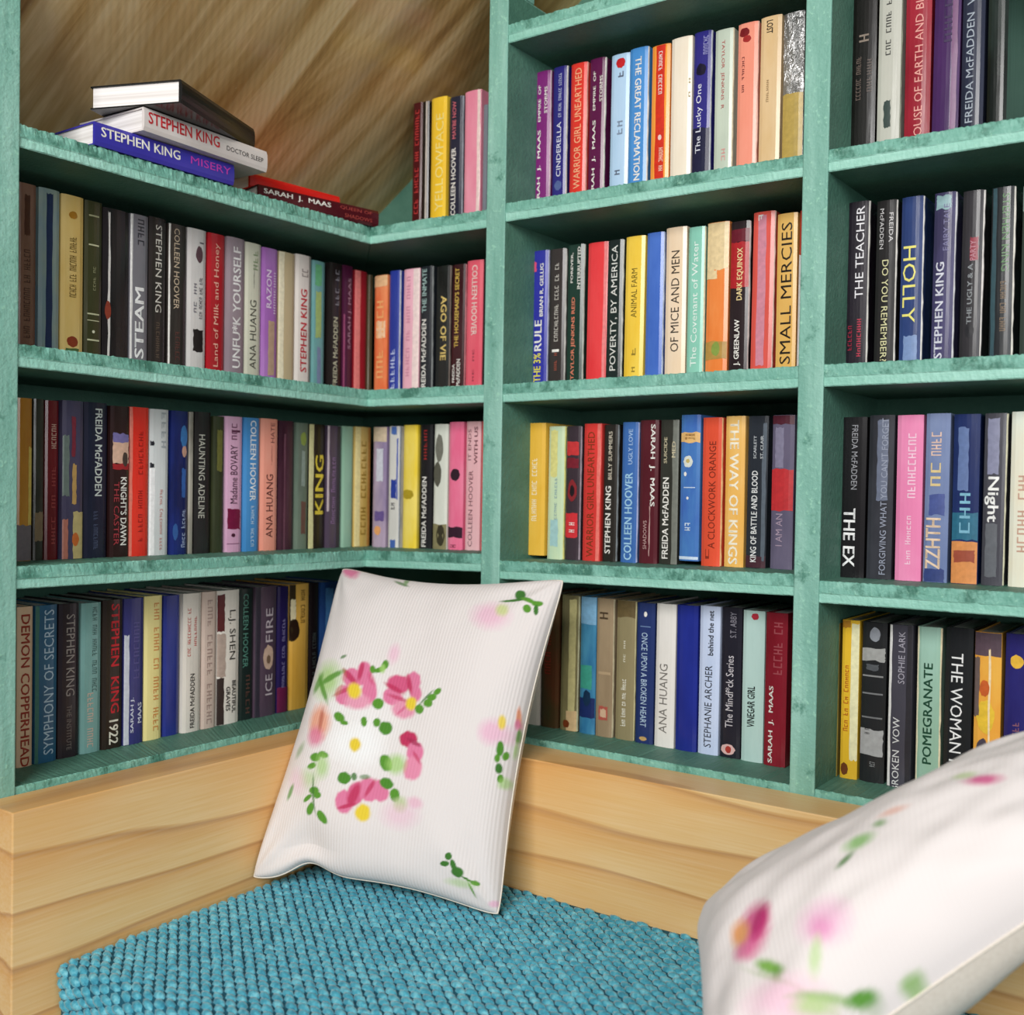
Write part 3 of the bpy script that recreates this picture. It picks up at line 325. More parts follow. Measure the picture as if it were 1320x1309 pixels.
 ('L3', -0.4871, -0.4524, 0.2372, 0, '#2e1818', None, None, 'black maroon book with a small sunset scene', [("KNIGHT'S DAWN", 'd', '#f2efe8', 0.08, 0.53, 0.18, 0.34, 1), ('THE CASTER', 'd', '#a83c44', 0.08, 0.5, -0.2, 0.26, 0)], [('r', -0.4, 0.45, 0.62, 0.8, '#e0b8a0'), ('r', -0.4, 0.45, 0.76, 0.82, '#7c74ac'), ('r', -0.4, 0.45, 0.58, 0.62, '#a82c30'), ('e', 0.1, 0.4, 0.6, 0.7, '#4c4038')]),
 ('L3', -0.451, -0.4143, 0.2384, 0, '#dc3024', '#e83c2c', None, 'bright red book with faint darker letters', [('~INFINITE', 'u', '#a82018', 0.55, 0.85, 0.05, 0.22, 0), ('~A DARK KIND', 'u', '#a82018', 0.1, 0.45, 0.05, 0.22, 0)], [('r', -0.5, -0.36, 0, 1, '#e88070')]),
 ('L3', -0.4127, -0.3763, 0.238, 0, '#d2d6d6', None, None, 'white book with small faint red lettering', [('~Liane Moriarty here', 'd', '#d08c84', 0.03, 0.45, 0.1, 0.16, 0), ('~NINE', 'd', '#a8b0b4', 0.72, 0.98, 0.2, 0.26, 0)], [('r', -0.5, -0.25, 0, 0.6, '#f4f4f4'), ('r', -0.5, -0.3, 0.6, 0.63, '#2c2c34'), ('r', -0.5, -0.3, 0.75, 0.78, '#2c2c34')]),
 ('L3', -0.3733, -0.3393, 0.238, 0, '#1d2c74', '#182050', None, 'deep blue book with a glowing swirl', [('~Ella Stone', 'u', '#a8b8dc', 0.05, 0.32, 0.2, 0.24, 0)], [('e', -0.0, 0.45, 0.75, 0.9, '#3c78b8'), ('e', 0.1, 0.4, 0.68, 0.76, '#c89c88'), ('e', -0.4, -0.1, 0.1, 0.22, '#345c9c'), ('r', 0.1, 0.35, 0.4, 0.6, '#3460a8')]),
 ('L3', -0.337, -0.3267, 0.2383, 0, '#5c5850', '#a8a498', None, 'thin wrinkled grey book', [], []),
 ('L3', -0.3251, -0.2913, 0.2398, 0, '#242222', None, None, 'black book with thin silver serif capitals', [('HAUNTING ADELINE', 'd', '#c4c4b8', 0.25, 0.84, -0.1, 0.38, 0)], []),
 ('L3', -0.2888, -0.2648, 0.2346, 0, '#3a4028', '#2c3020', None, 'moss green book with vague yellow streaks', [], [('r', -0.2, 0.3, 0.6, 0.9, '#6c6c34')]),
 ('L3', -0.2623, -0.2222, 0.2367, 0, '#d8a4c4', '#e0b4d0', None, 'lilac pink book with a burgundy square', [('Madame BOVARY', 'u', '#4c2c40', 0.36, 0.79, 0.0, 0.4, 0), ('~GIR', 'u', '#7c4c68', 0.83, 0.96, 0.0, 0.3, 0)], [('r', -0.32, 0.4, 0.17, 0.32, '#7c1440'), ('e', -0.1, 0.12, 0.11, 0.14, '#4c1c34'), ('r', -0.35, 0.4, 0.06, 0.065, '#8c5478'), ('r', -0.15, 0.35, 0.885, 0.9, '#5c2444')]),
 ('L3', -0.2196, -0.184, 0.2371, 0, '#4084c0', '#4c90cc', None, 'sky blue book with white capitals reading downwards', [('COLLEEN HOOVER', 'd', '#eef4f8', 0.38, 0.98, 0.05, 0.38, 1), ('~HEART BONES', 'd', '#c4dcf0', 0.03, 0.34, 0.05, 0.2, 0)], []),
 ('L3', -0.1806, -0.1404, 0.2382, 0, '#ec9480', '#f0a490', None, 'salmon book with thin dark capitals reading upwards', [('ANA HUANG', 'u', '#5c2c28', 0.1, 0.58, 0.0, 0.4, 0), ('HATE', 'u', '#8c4c44', 0.82, 0.97, 0.15, 0.24, 0)], [('r', 0.1, 0.13, 0.65, 0.8, '#a85c50')]),
 ('L3', -0.1376, -0.1007, 0.237, 0, '#3a1c2a', '#4c2c3a', None, 'dark wine book without readable lettering', [], [('r', -0.2, -0.1, 0, 0.9, '#6c4454')]),
 ('L3', -0.0978, -0.0666, 0.2357, 0, '#6f7f70', '#5c6c60', None, 'grey green book with a lime glow at its top', [], [('e', -0.2, 0.3, 0.82, 0.93, '#8ca04c'), ('r', -0.1, 0.3, 0.12, 0.38, '#6c4c44'), ('r', -0.1, 0.2, 0.5, 0.78, '#8c9c94')]),
 ('L3', -0.0626, -0.0203, 0.2357, 0, '#241c12', None, None, 'brown black book with bold yellow capitals', [('KING', 'u', '#ecd444', 0.28, 0.75, 0.12, 0.52, 1)], [('r', -0.5, -0.25, 0, 1, '#d6d29c')]),
 ('L3', -0.017, 0.0193, 0.2353, 0, '#55475a', None, None, 'mauve black book with faint violet lettering', [('~Phantom Empowered', 'u', '#8c6c9c', 0.2, 0.75, -0.1, 0.3, 0)], [('r', -0.5, -0.38, 0.3, 1, '#c8b8c0'), ('r', 0.2, 0.5, 0, 1, '#3c383c')]),
 ('L3', 0.0235, 0.0546, 0.2366, 0, '#8fb8a0', '#9cc4ac', None, 'plain mint green book close to the corner', [], []),
 ('L3', 0.0579, 0.1033, 0.2374, 0, '#d8b460', '#e4c47c', None, 'butter yellow book in the corner with orange right side', [('~TRUE ROMANTIC', 'u', '#a88434', 0.1, 0.9, 0.0, 0.3, 0)], [('r', -0.5, -0.2, 0, 1, '#f0e0a0'), ('r', 0.3, 0.5, 0, 1, '#d89850')]),
 ('L4', -0.6356, -0.6105, 0.2354, 0, '#bfa284', '#c8ac90', None, 'beige book with dark red capitals reading downwards', [('DEMON COPPERHEAD', 'd', '#8c2c1c', 0.0, 0.95, 0.0, 0.56, 1)], []),
 ('L4', -0.6081, -0.5722, 0.2351, 0, '#2a5a78', '#245070', None, 'petrol blue book with silvery capitals reading upwards', [('SYMPHONY OF SECRETS', 'u', '#a4bccc', 0.05, 0.97, 0.1, 0.46, 0)], [('r', -0.5, -0.35, 0, 1, '#3c6c60')]),
 ('L4', -0.5697, -0.535, 0.2344, 0, '#2c2428', '#241c24', None, 'dark brown violet book with dim grey capitals', [('STEPHEN KING', 'd', '#8c8480', 0.4, 0.93, 0.05, 0.42, 0), ('THE INSTITUTE', 'd', '#6c6460', 0.05, 0.34, 0.0, 0.24, 0)], []),
 ('L4', -0.5324, -0.4978, 0.2326, 0, '#6f9c98', '#7ca8a4', None, 'grey teal book with washed-out lettering', [('~WHEN THE RIVER DOES BEND', 'd', '#3c605c', 0.4, 0.97, 0.15, 0.24, 0), ('~ADELYN FORD', 'd', '#c8b0a0', 0.03, 0.4, -0.05, 0.3, 0)], []),
 ('L4', -0.4964, -0.4605, 0.2346, 0, '#2a201a', None, None, 'espresso brown book with red capitals and a white number', [('STEPHEN  KING', 'd', '#c4202c', 0.24, 0.97, 0.1, 0.42, 1), ('1922', 'd', '#ece8d8', 0.03, 0.19, 0.05, 0.46, 1)], []),
 ('L4', -0.4591, -0.4225, 0.2342, 0, '#2f3268', '#3a3a78', None, 'indigo book with a torn white left edge', [('SARAH J.', 'u', '#d8dcf0', 0.08, 0.32, -0.08, 0.2, 1), ('MAAS', 'u', '#d8dcf0', 0.14, 0.28, 0.3, 0.2, 1), ('~CRESCENT', 'u', '#54508c', 0.45, 0.85, 0.1, 0.3, 0)], [('r', -0.5, -0.26, 0, 0.75, '#ccd0dc')]),
 ('L4', -0.421, -0.3864, 0.2352, 0, '#e2d488', '#e8dc98', None, 'pale yellow book with orange capitals reading downwards', [('~THE MOON IS MORE THAN', 'd', '#d8904c', 0.05, 0.95, 0.15, 0.3, 0)], []),
 ('L4', -0.3826, -0.3505, 0.233, 0, '#26307c', '#2c388c', None, 'plain ultramarine book between yellow and white', [], []),
 ('L4', -0.3473, -0.3101, 0.2342, 0, '#dcd6cc', None, None, 'ivory book with red and black capitals', [('FREIDA McFADDEN', 'u', '#2c2824', 0.03, 0.42, 0.0, 0.24, 1), ('~THE HOUSEMAID IS', 'u', '#c04038', 0.55, 0.9, -0.2, 0.16, 0), ('~WATCHING', 'u', '#c04038', 0.62, 0.84, 0.15, 0.14, 0)], []),
 ('L4', -0.3085, -0.2774, 0.2343, 0, '#c8b4a8', '#d0bcb0', None, 'dusty pink book with ghostly capitals', [('~SAM, ASHLEY POSTON', 'd', '#a48c84', 0.02, 0.94, 0.0, 0.34, 0)], []),
 ('L4', -0.2757, -0.2265, 0.2339, 0, '#e6e0d6', None, None, 'white book with tall dark capitals and a dark left side', [('L.J. SHEN', 'd', '#2c2824', 0.48, 0.85, 0.12, 0.36, 0), ('GRAVES', 'd', '#1c1816', 0.1, 0.28, -0.02, 0.18, 1), ('BEAUTIFUL', 'd', '#1c1816', 0.08, 0.32, 0.25, 0.18, 1)], [('r', -0.5, -0.2, 0, 0.35, '#3c302e'), ('r', -0.5, -0.2, 0.7, 0.97, '#5c1c20'), ('r', -0.5, -0.15, 0.36, 0.68, '#b8a498')]),
 ('L4', -0.2248, -0.1931, 0.2338, 0, '#1c2826', None, None, 'black green book with sea green capitals', [('COLLEEN HOOVER', 'd', '#5c9484', 0.4, 0.96, -0.1, 0.36, 0), ('~LAYLA', 'd', '#5c4038', 0.03, 0.34, 0.1, 0.3, 0)], []),
 ('L4', -0.1914, -0.141, 0.2349, 0, '#4c3c4c', '#5c4c5a', None, 'smoky violet book with a cream bird between two words', [('ICE', 'u', '#c8bcc4', 0.16, 0.32, 0.12, 0.34, 0), ('FIRE', 'u', '#c8bcc4', 0.57, 0.83, 0.12, 0.34, 0)], [('e', -0.15, 0.35, 0.36, 0.55, '#cdb09c'), ('e', -0.0, 0.2, 0.4, 0.47, '#7c6450'), ('r', -0.5, -0.3, 0, 1, '#35303c')]),
 ('L4', -0.1392, -0.112, 0.2322, 0, '#251c50', None, None, 'navy book fading to magenta at its foot', [('~PENELOPE ASHE DOUGLAS', 'u', '#8c84b4', 0.2, 0.75, 0.0, 0.24, 0)], [('r', -0.5, 0.5, 0, 0.2, '#6c2048')]),
 ('L4', -0.1101, -0.0594, 0.2339, 0, '#dca844', '#e4b458', None, 'marigold book with a dark figure on its side', [('~THE BEACH', 'd', '#5c4018', 0.68, 0.95, 0.15, 0.22, 0)], [('r', -0.5, -0.2, 0.55, 1, '#3c3020'), ('e', -0.5, 0.0, 0.55, 0.72, '#2c1c14'), ('r', -0.45, -0.2, 0.72, 0.88, '#ece0b8')]),
 ('L4', -0.0575, -0.0313, 0.2327, 0, '#1c1418', None, None, 'black book with dim grey lettering behind the cushion', [('~THE BEACH HOUSE', 'u', '#4c5454', 0.2, 0.6, 0.0, 0.34, 0)], []),
 ('L4', -0.0282, 0.0227, 0.2328, 0, '#1f3c78', '#2c5490', None, 'blue book half hidden by the standing cushion', [], [('r', -0.3, 0.1, 0.4, 0.95, '#4c84c0')]),
]
PIL_A = ((0.09, -0.352, -0.207), (0.478, -0.212, -0.216), (0.474, -0.04, 0.279), (0.006, -0.07, 0.272))
PIL_B = ((0.975, -0.57, -0.2), (1.29, -0.36, 0.09), (1.27, -0.15, 0.185), (0.845, -0.335, -0.08))
PRINT_A = [
 (0.349, 0.458, 0.1808, 0.0147, 0.0585, -0.1531, '#ffffff', 0.5, 0.5),
 (0.375, 0.407, 0.0995, 0.0088, 0.0203, -0.0558, '#ffffff', 1, 0.4),
 (0.269, 0.545, 0.0472, -0.0073, -0.0045, -0.0293, '#e87fa6', 1, 0.12),
 (0.287, 0.599, 0.0476, 0.0027, 0.012, -0.0291, '#e87fa6', 1, 0.12),
 (0.333, 0.615, 0.0336, -0.0018, 0.0049, -0.0378, '#e87fa6', 1, 0.12),
 (0.374, 0.565, 0.0313, 0.0023, 0.0142, -0.0383, '#e87fa6', 1, 0.15),
 (0.335, 0.529, 0.0545, 0.0039, 0.0083, -0.0214, '#f0a3bd', 1, 0.3),
 (0.272, 0.602, 0.039, -0.0208, -0.0088, -0.0067, '#c8315f', 0.9, 0.25),
 (0.317, 0.622, 0.0106, -0.0012, 0.0, -0.0291, '#c8315f', 0.9, 0.3),
 (0.257, 0.555, 0.0413, 0.016, 0.0064, -0.0051, '#c8315f', 0.8, 0.3),
 (0.369, 0.604, 0.0103, 0.0037, 0.0157, -0.0169, '#d8527f', 0.7, 0.4),
 (0.309, 0.561, 0.0294, 0.0019, 0.0091, -0.0226, '#f3d63a', 1, 0.25),
 (0.546, 0.609, 0.0316, 0.0025, 0.0093, -0.0285, '#e87fa6', 1, 0.12),
 (0.486, 0.596, 0.0468, -0.0022, 0.0027, -0.0285, '#dd5c88', 1, 0.12),
 (0.476, 0.556, 0.0419, -0.0069, -0.0039, -0.0241, '#e87fa6', 1, 0.12),
 (0.533, 0.524, 0.0504, -0.002, 0.0022, -0.0275, '#ef9db8', 1, 0.2),
 (0.569, 0.573, 0.0246, 0.0021, 0.0079, -0.0246, '#e87fa6', 1, 0.2),
 (0.473, 0.582, 0.0429, -0.0127, -0.0029, -0.0069, '#c8315f', 0.9, 0.3),
 (0.532, 0.599, 0.0096, 0.0021, 0.0158, -0.0274, '#c8315f', 0.9, 0.3),
 (0.5, 0.554, 0.0462, -0.0077, -0.0009, -0.0056, '#c8315f', 0.7, 0.3),
 (0.528, 0.523, 0.0206, 0.0177, 0.0046, -0.0028, '#d8527f', 0.6, 0.3),
 (0.559, 0.542, 0.0223, 0.0019, 0.0063, -0.0194, '#f3d63a', 1, 0.25),
 (0.584, 0.438, 0.0379, -0.0059, -0.0042, -0.0232, '#c8315f', 1, 0.12),
 (0.622, 0.405, 0.0326, 0.0032, 0.0091, -0.0297, '#e87fa6', 1, 0.12),
 (0.625, 0.357, 0.0375, -0.0009, 0.0016, -0.0331, '#ee93b2', 1, 0.15),
 (0.608, 0.432, 0.0299, -0.0085, -0.0027, -0.0059, '#a92550', 0.8, 0.3),
 (0.632, 0.39, 0.0194, -0.0162, -0.0049, -0.0029, '#c8315f', 0.7, 0.3),
 (0.384, 0.234, 0.0362, 0.004, 0.0094, -0.0341, '#e87fa6', 1, 0.12),
 (0.422, 0.263, 0.0338, -0.0051, -0.0073, -0.035, '#e06a93', 1, 0.12),
 (0.468, 0.28, 0.0396, 0.004, 0.01, -0.0352, '#e87fa6', 1, 0.12),
 (0.513, 0.281, 0.0304, 0.0121, 0.0232, -0.0285, '#e87fa6', 1, 0.12),
 (0.417, 0.259, 0.0178, -0.0038, -0.0117, -0.0343, '#c8315f', 0.9, 0.25),
 (0.398, 0.223, 0.035, 0.0112, 0.0035, -0.0053, '#c8315f', 0.9, 0.3),
 (0.473, 0.285, 0.0085, -0.0024, -0.0127, -0.0269, '#c8315f', 0.8, 0.3),
 (0.466, 0.21, 0.0296, 0.0031, 0.0061, -0.0263, '#f3d63a', 1, 0.2),
 (0.37, 0.404, 0.0235, 0.0021, 0.0073, -0.0199, '#f3d63a', 1, 0.25),
 (0.177, 0.456, 0.0559, -0.0033, 0.0096, -0.0497, '#f2a07c', 0.85, 0.35),
 (0.176, 0.414, 0.0425, -0.0025, 0.0054, -0.028, '#e87fa6', 0.8, 0.4),
 (0.184, 0.465, 0.0113, -0.0007, 0.0062, -0.0332, '#b8583f', 0.7, 0.4),
 (0.159, 0.585, 0.0709, -0.0111, -0.0087, -0.0497, '#a9d774', 0.8, 0.5),
 (0.179, 0.594, 0.0119, -0.0074, -0.059, -0.0233, '#5c9a2e', 0.9, 0.3),
 (0.147, 0.558, 0.0128, 0.0019, 0.0448, -0.04, '#5c9a2e', 0.9, 0.3),
 (0.107, 0.576, 0.0174, -0.0033, -0.0148, -0.0317, '#5c9a2e', 0.8, 0.3),
 (0.217, 0.662, 0.0055, -0.0038, -0.0129, -0.0059, '#3f7a2c', 0.8, 0.3),
 (0.413, 0.651, 0.0146, -0.0026, -0.0019, -0.0144, '#5c9a2e', 1, 0.15),
 (0.393, 0.632, 0.0183, 0.0068, 0.0063, -0.007, '#5c9a2e', 1, 0.15),
 (0.365, 0.632, 0.0122, 0.0008, 0.0046, -0.0121, '#5c9a2e', 1, 0.2),
 (0.422, 0.531, 0.0232, 0.0019, 0.0058, -0.0163, '#5c9a2e', 1, 0.12),
 (0.406, 0.637, 0.0122, -0.0006, 0.0016, -0.0139, '#a9d774', 0.8, 0.3),
 (0.27, 0.478, 0.0249, -0.0092, -0.0093, -0.0109, '#5c9a2e', 1, 0.12),
 (0.299, 0.463, 0.0183, -0.0007, 0.001, -0.0074, '#5c9a2e', 1, 0.15),
 (0.383, 0.474, 0.0129, 0.0011, 0.0053, -0.0145, '#5c9a2e', 1, 0.12),
 (0.437, 0.476, 0.0152, -0.0006, 0.0013, -0.0137, '#5c9a2e', 1, 0.12),
 (0.479, 0.463, 0.0269, 0.0024, 0.0065, -0.0191, '#4f8f2b', 1, 0.1),
 (0.657, 0.584, 0.0116, 0.0102, 0.009, -0.0056, '#5c9a2e', 1, 0.15),
 (0.64, 0.566, 0.0172, 0.0066, 0.0074, -0.0087, '#5c9a2e', 1, 0.15),
 (0.629, 0.547, 0.0188, 0.0017, 0.0035, -0.0113, '#5c9a2e', 1, 0.15),
 (0.599, 0.528, 0.0188, 0.0017, 0.0043, -0.0136, '#5c9a2e', 1, 0.12),
 (0.617, 0.564, 0.0217, 0.0231, 0.0039, -0.002, '#3f7a2c', 0.8, 0.3),
 (0.514, 0.363, 0.0209, 0.0081, 0.0194, -0.0226, '#5c9a2e', 1, 0.12),
 (0.557, 0.363, 0.0371, 0.0036, 0.0082, -0.0267, '#a9d774', 0.8, 0.4),
 (0.363, 0.303, 0.0284, -0.0005, 0.0013, -0.0178, '#4f8f2b', 1, 0.1),
 (0.402, 0.311, 0.0113, 0.0011, 0.0036, -0.0112, '#3f7a2c', 0.9, 0.2),
 (0.444, 0.315, 0.02, 0.002, 0.0022, -0.0072, '#3f7a2c', 0.7, 0.3),
 (0.534, 0.305, 0.0275, -0.0078, -0.007, -0.0148, '#4f8f2b', 1, 0.12),
 (0.576, 0.275, 0.0185, 0.0045, 0.0103, -0.0198, '#5c9a2e', 1, 0.12),
 (0.605, 0.25, 0.0258, 0.0029, 0.0051, -0.0208, '#a9d774', 0.8, 0.4),
 (0.207, 0.352, 0.026, 0.001, 0.0062, -0.0132, '#5c9a2e', 1, 0.15),
 (0.242, 0.362, 0.025, -0.001, 0.0014, -0.0099, '#5c9a2e', 1, 0.15),
 (0.201, 0.326, 0.017, 0.0073, 0.0106, -0.007, '#5c9a2e', 1, 0.15),
 (0.252, 0.329, 0.0289, 0.0022, 0.0136, -0.0328, '#a9d774', 0.7, 0.5),
 (0.2, 0.288, 0.0431, 0.0009, 0.0113, -0.0252, '#a9d774', 0.5, 0.6),
 (0.246, 0.252, 0.0232, 0.0018, 0.0044, -0.0119, '#5c9a2e', 1, 0.12),
 (0.267, 0.239, 0.0174, 0.0019, 0.0034, -0.0101, '#5c9a2e', 1, 0.12),
 (0.222, 0.227, 0.0164, 0.0118, 0.0089, -0.0051, '#5c9a2e', 1, 0.15),
 (0.245, 0.194, 0.0151, -0.0034, -0.0068, -0.0203, '#5c9a2e', 1, 0.15),
 (0.304, 0.175, 0.0116, 0.0094, 0.0235, -0.0161, '#5c9a2e', 1, 0.12),
 (0.247, 0.239, 0.0051, 0.0006, 0.026, -0.0593, '#3f7a2c', 0.8, 0.3),
 (0.142, 0.28, 0.043, -0.0, 0.0181, -0.0333, '#f4c6da', 0.5, 0.5),
 (0.119, 0.247, 0.0108, -0.0018, -0.0044, -0.0232, '#5c9a2e', 0.8, 0.3),
 (0.104, 0.371, 0.0169, -0.0028, -0.0097, -0.0227, '#5c9a2e', 0.5, 0.5),
 (0.436, 0.689, 0.0219, -0.0027, 0.0002, -0.0285, '#f4c6da', 0.8, 0.5),
 (0.787, 0.845, 0.065, 0.004, 0.0152, -0.0422, '#f4c6da', 0.9, 0.5),
 (0.824, 0.868, 0.0235, 0.0013, 0.0084, -0.0224, '#cfe08a', 0.8, 0.4),
 (0.662, 0.262, 0.0278, -0.004, -0.0036, -0.0157, '#efa9c6', 0.6, 0.4),
 (0.611, 0.222, 0.0643, 0.0076, 0.0083, -0.0371, '#f4c6da', 0.6, 0.5),
 (0.907, 0.494, 0.0487, 0.0076, 0.009, -0.0323, '#f4c6da', 1, 0.45),
 (0.935, 0.527, 0.0143, 0.0026, 0.0055, -0.02, '#f3d63a', 0.9, 0.3),
 (0.987, 0.552, 0.0073, 0.003, 0.0063, -0.0302, '#f2a07c', 1, 0.3),
 (0.988, 0.532, 0.0086, 0.0036, 0.003, -0.0151, '#e87fa6', 0.9, 0.4),
 (0.976, 0.496, 0.0345, 0.0099, 0.0051, -0.0227, '#f4c6da', 0.6, 0.5),
 (0.867, 0.929, 0.021, 0.0003, 0.0088, -0.0203, '#3f7a2c', 1, 0.12),
 (0.855, 0.907, 0.0509, 0.0056, 0.0025, -0.0053, '#3f7a2c', 1, 0.3),
 (0.944, 0.9, 0.0192, 0.0021, 0.0036, -0.0094, '#5c9a2e', 1, 0.15),
 (0.914, 0.879, 0.014, 0.0013, 0.0051, -0.0133, '#5c9a2e', 1, 0.12),
 (0.947, 0.878, 0.0085, 0.0011, 0.0068, -0.0182, '#3f7a2c', 1, 0.15),
 (0.907, 0.909, 0.0328, -0.0087, 0.0003, -0.0078, '#5c9a2e', 1, 0.2),
 (0.056, 0.994, 0.0448, 0.0095, 0.0562, -0.0367, '#e87fa6', 1, 0.3),
 (0.354, 0.963, 0.0386, -0.0098, 0.0033, -0.008, '#3f7a2c', 0.8, 0.3),
 (0.361, 0.986, -0.0078, 0.0225, 0.0172, -0.0127, '#5c9a2e', 0.8, 0.3),
 (0.947, 0.453, 0.0131, 0.0016, 0.0029, -0.0217, '#4f8f2b', 1, 0.15),
 (0.971, 0.437, 0.0108, -0.0006, -0.0024, -0.0126, '#5c9a2e', 1, 0.15),
 (0.943, 0.425, 0.01, 0.0019, 0.0026, -0.0106, '#5c9a2e', 1, 0.2),
 (0.955, 0.399, 0.0125, 0.0025, 0.0034, -0.0151, '#3f7a2c', 1, 0.15),
 (0.965, 0.372, 0.011, 0.0025, 0.0024, -0.012, '#5c9a2e', 1, 0.15),
 (0.981, 0.362, 0.0195, 0.0056, 0.0026, -0.015, '#a9d774', 0.7, 0.4),
 (0.995, 0.503, 0.0053, 0.0021, 0.0003, -0.0206, '#5c9a2e', 0.9, 0.3),
 (0.995, 0.462, 0.0044, 0.0016, 0.0002, -0.0237, '#a9d774', 0.7, 0.4),
 (0.818, 0.127, 0.0124, 0.0023, 0.0012, -0.0111, '#3f7a2c', 1, 0.12),
 (0.806, 0.104, 0.0188, 0.0036, 0.0006, -0.0081, '#3f7a2c', 1, 0.12),
 (0.839, 0.105, 0.0095, 0.0046, 0.0089, -0.0148, '#3f7a2c', 1, 0.15),
 (0.856, 0.089, 0.0236, -0.0016, -0.0057, -0.0147, '#3f7a2c', 1, 0.12),
 (0.921, 0.072, 0.0152, -0.0007, -0.0029, -0.0073, '#5c9a2e', 1, 0.12),
 (0.893, 0.076, 0.0232, -0.005, -0.002, -0.0032, '#3f7a2c', 1, 0.2),
 (0.908, 0.052, 0.0038, 0.0022, 0.0125, -0.0184, '#5c9a2e', 0.9, 0.3),
 (0.867, 0.06, 0.0513, 0.0048, -0.0027, -0.0116, '#a9d774', 0.5, 0.5),
 (0.988, 0.029, 0.02, 0.0045, 0.0006, -0.0101, '#f4c6da', 1, 0.4),
]
PRINT_B = [
 (0.226, 0.421, 0.0313, -0.0686, -0.03, -0.0521, '#e0679a', 1, 0.4),
 (0.245, 0.418, 0.0138, -0.033, -0.0243, -0.0311, '#c02e72', 1, 0.4),
 (0.185, 0.455, 0.0195, -0.0434, -0.0166, -0.0255, '#f0a86c', 1, 0.5),
 (0.191, 0.374, 0.0286, -0.0169, 0.0092, -0.0387, '#e0679a', 0.8, 0.5),
 (0.398, 0.234, 0.053, -0.0244, 0.0062, -0.0716, '#f4c0dc', 0.8, 0.5),
 (0.388, 0.215, 0.0232, -0.0233, -0.0051, -0.0329, '#ea9ac6', 0.8, 0.6),
 (0.362, 0.151, 0.012, -0.0123, -0.0144, -0.044, '#c5dfa4', 0.8, 0.5),
 (0.251, 0.245, 0.0314, -0.0533, -0.0079, -0.0129, '#7fb34e', 1, 0.4),
 (0.267, 0.2, 0.0127, -0.0101, -0.0007, -0.0292, '#6ca040', 0.8, 0.5),
 (0.269, 0.172, 0.0733, -0.1256, -0.0031, -0.0031, '#9cba78', 0.6, 0.5),
 (0.264, 0.121, 0.0751, -0.0659, -0.0134, -0.0475, '#f6c8dc', 0.8, 0.6),
 (0.351, 0.056, 0.0592, -0.0433, -0.0046, -0.0072, '#93bb6a', 0.8, 0.5),
 (0.418, 0.02, 0.0311, -0.009, -0.0053, -0.0106, '#5f9a3c', 1, 0.4),
 (0.518, 0.005, 0.0205, -0.0042, -0.0135, -0.007, '#8cb868', 0.9, 0.5),
 (0.324, 0.056, 0.0363, -0.0233, -0.0063, -0.0129, '#b9d88c', 0.8, 0.5),
 (0.496, 0.458, 0.0297, -0.0003, 0.006, -0.034, '#86b86a', 0.9, 0.5),
 (0.463, 0.403, 0.0186, 0.0145, 0.0041, -0.0148, '#5c8a4c', 0.9, 0.5),
 (0.541, 0.505, 0.0141, -0.0069, 0.0025, -0.0217, '#7ca868', 0.8, 0.5),
 (0.765, 0.502, 0.0374, -0.0296, 0.001, -0.0296, '#cf4a88', 0.9, 0.5),
 (0.723, 0.579, 0.0236, -0.0167, 0.0018, -0.0254, '#b8d08c', 0.7, 0.5),
 (0.572, 0.534, 0.0292, -0.0132, 0.0022, -0.019, '#e8b8a8', 0.8, 0.5),
]
# ------------------------------------------------------------- setting: walls, floor, sloped ceiling
XA, XB, XC, XD, XE, XF = 0.2727, 0.3122, 0.8331, 0.8702, 1.392, 1.43
YL = -0.689; DEP = 0.25; T = 0.0312; FLOOR = -0.62
Z0, Z1, Z2, Z3, Z4 = 1.2026, 0.9, 0.6, 0.2986, -0.0003
def struct(name, box, mat, rot=None):
    v, f = box_vf(*box); o = link(name, v, f, mat); o['kind'] = 'structure'; return o
fl = newmat('room_floor', 0.6)
_n = noise_n(fl[1], coords(fl[1], (1, 8, 1)), 6, 3); _r = ramp(fl[1], [(0.3, '#5c4a38'), (0.7, '#6c5844')]); fl[1].links.new(_n.outputs[0], _r.inputs[0]); fl[1].links.new(_r.outputs[0], fl[2].inputs['Base Color'])
struct('floor', (-0.4, 3.2, -3.0, 0.4, FLOOR - 0.05, FLOOR), fl[0])
struct('wall_back', (-DEP - 0.03, 1.6, DEP, DEP + 0.03, FLOOR, 2.2), INNER_SHADE)
struct('wall_left', (-DEP - 0.03, -DEP, -0.78, DEP, FLOOR, 0.96), INNER_SHADE)
def roof():
    # slab whose local X climbs the slope; its underside is the visible face
    sl = math.atan(0.66); L = 2.0
    v, f = box_vf(-0.14, L, -1.05, 0.0, 0.0, 0.03)
    o = link('ceiling', v, f, ROOF); o.location = (-DEP - 0.03, DEP, 0.9 + (0.367 - DEP - 0.03) * 0.66 + 0.0)
    o.rotation_euler = (0, -sl, 0); o['kind'] = 'structure'
roof()

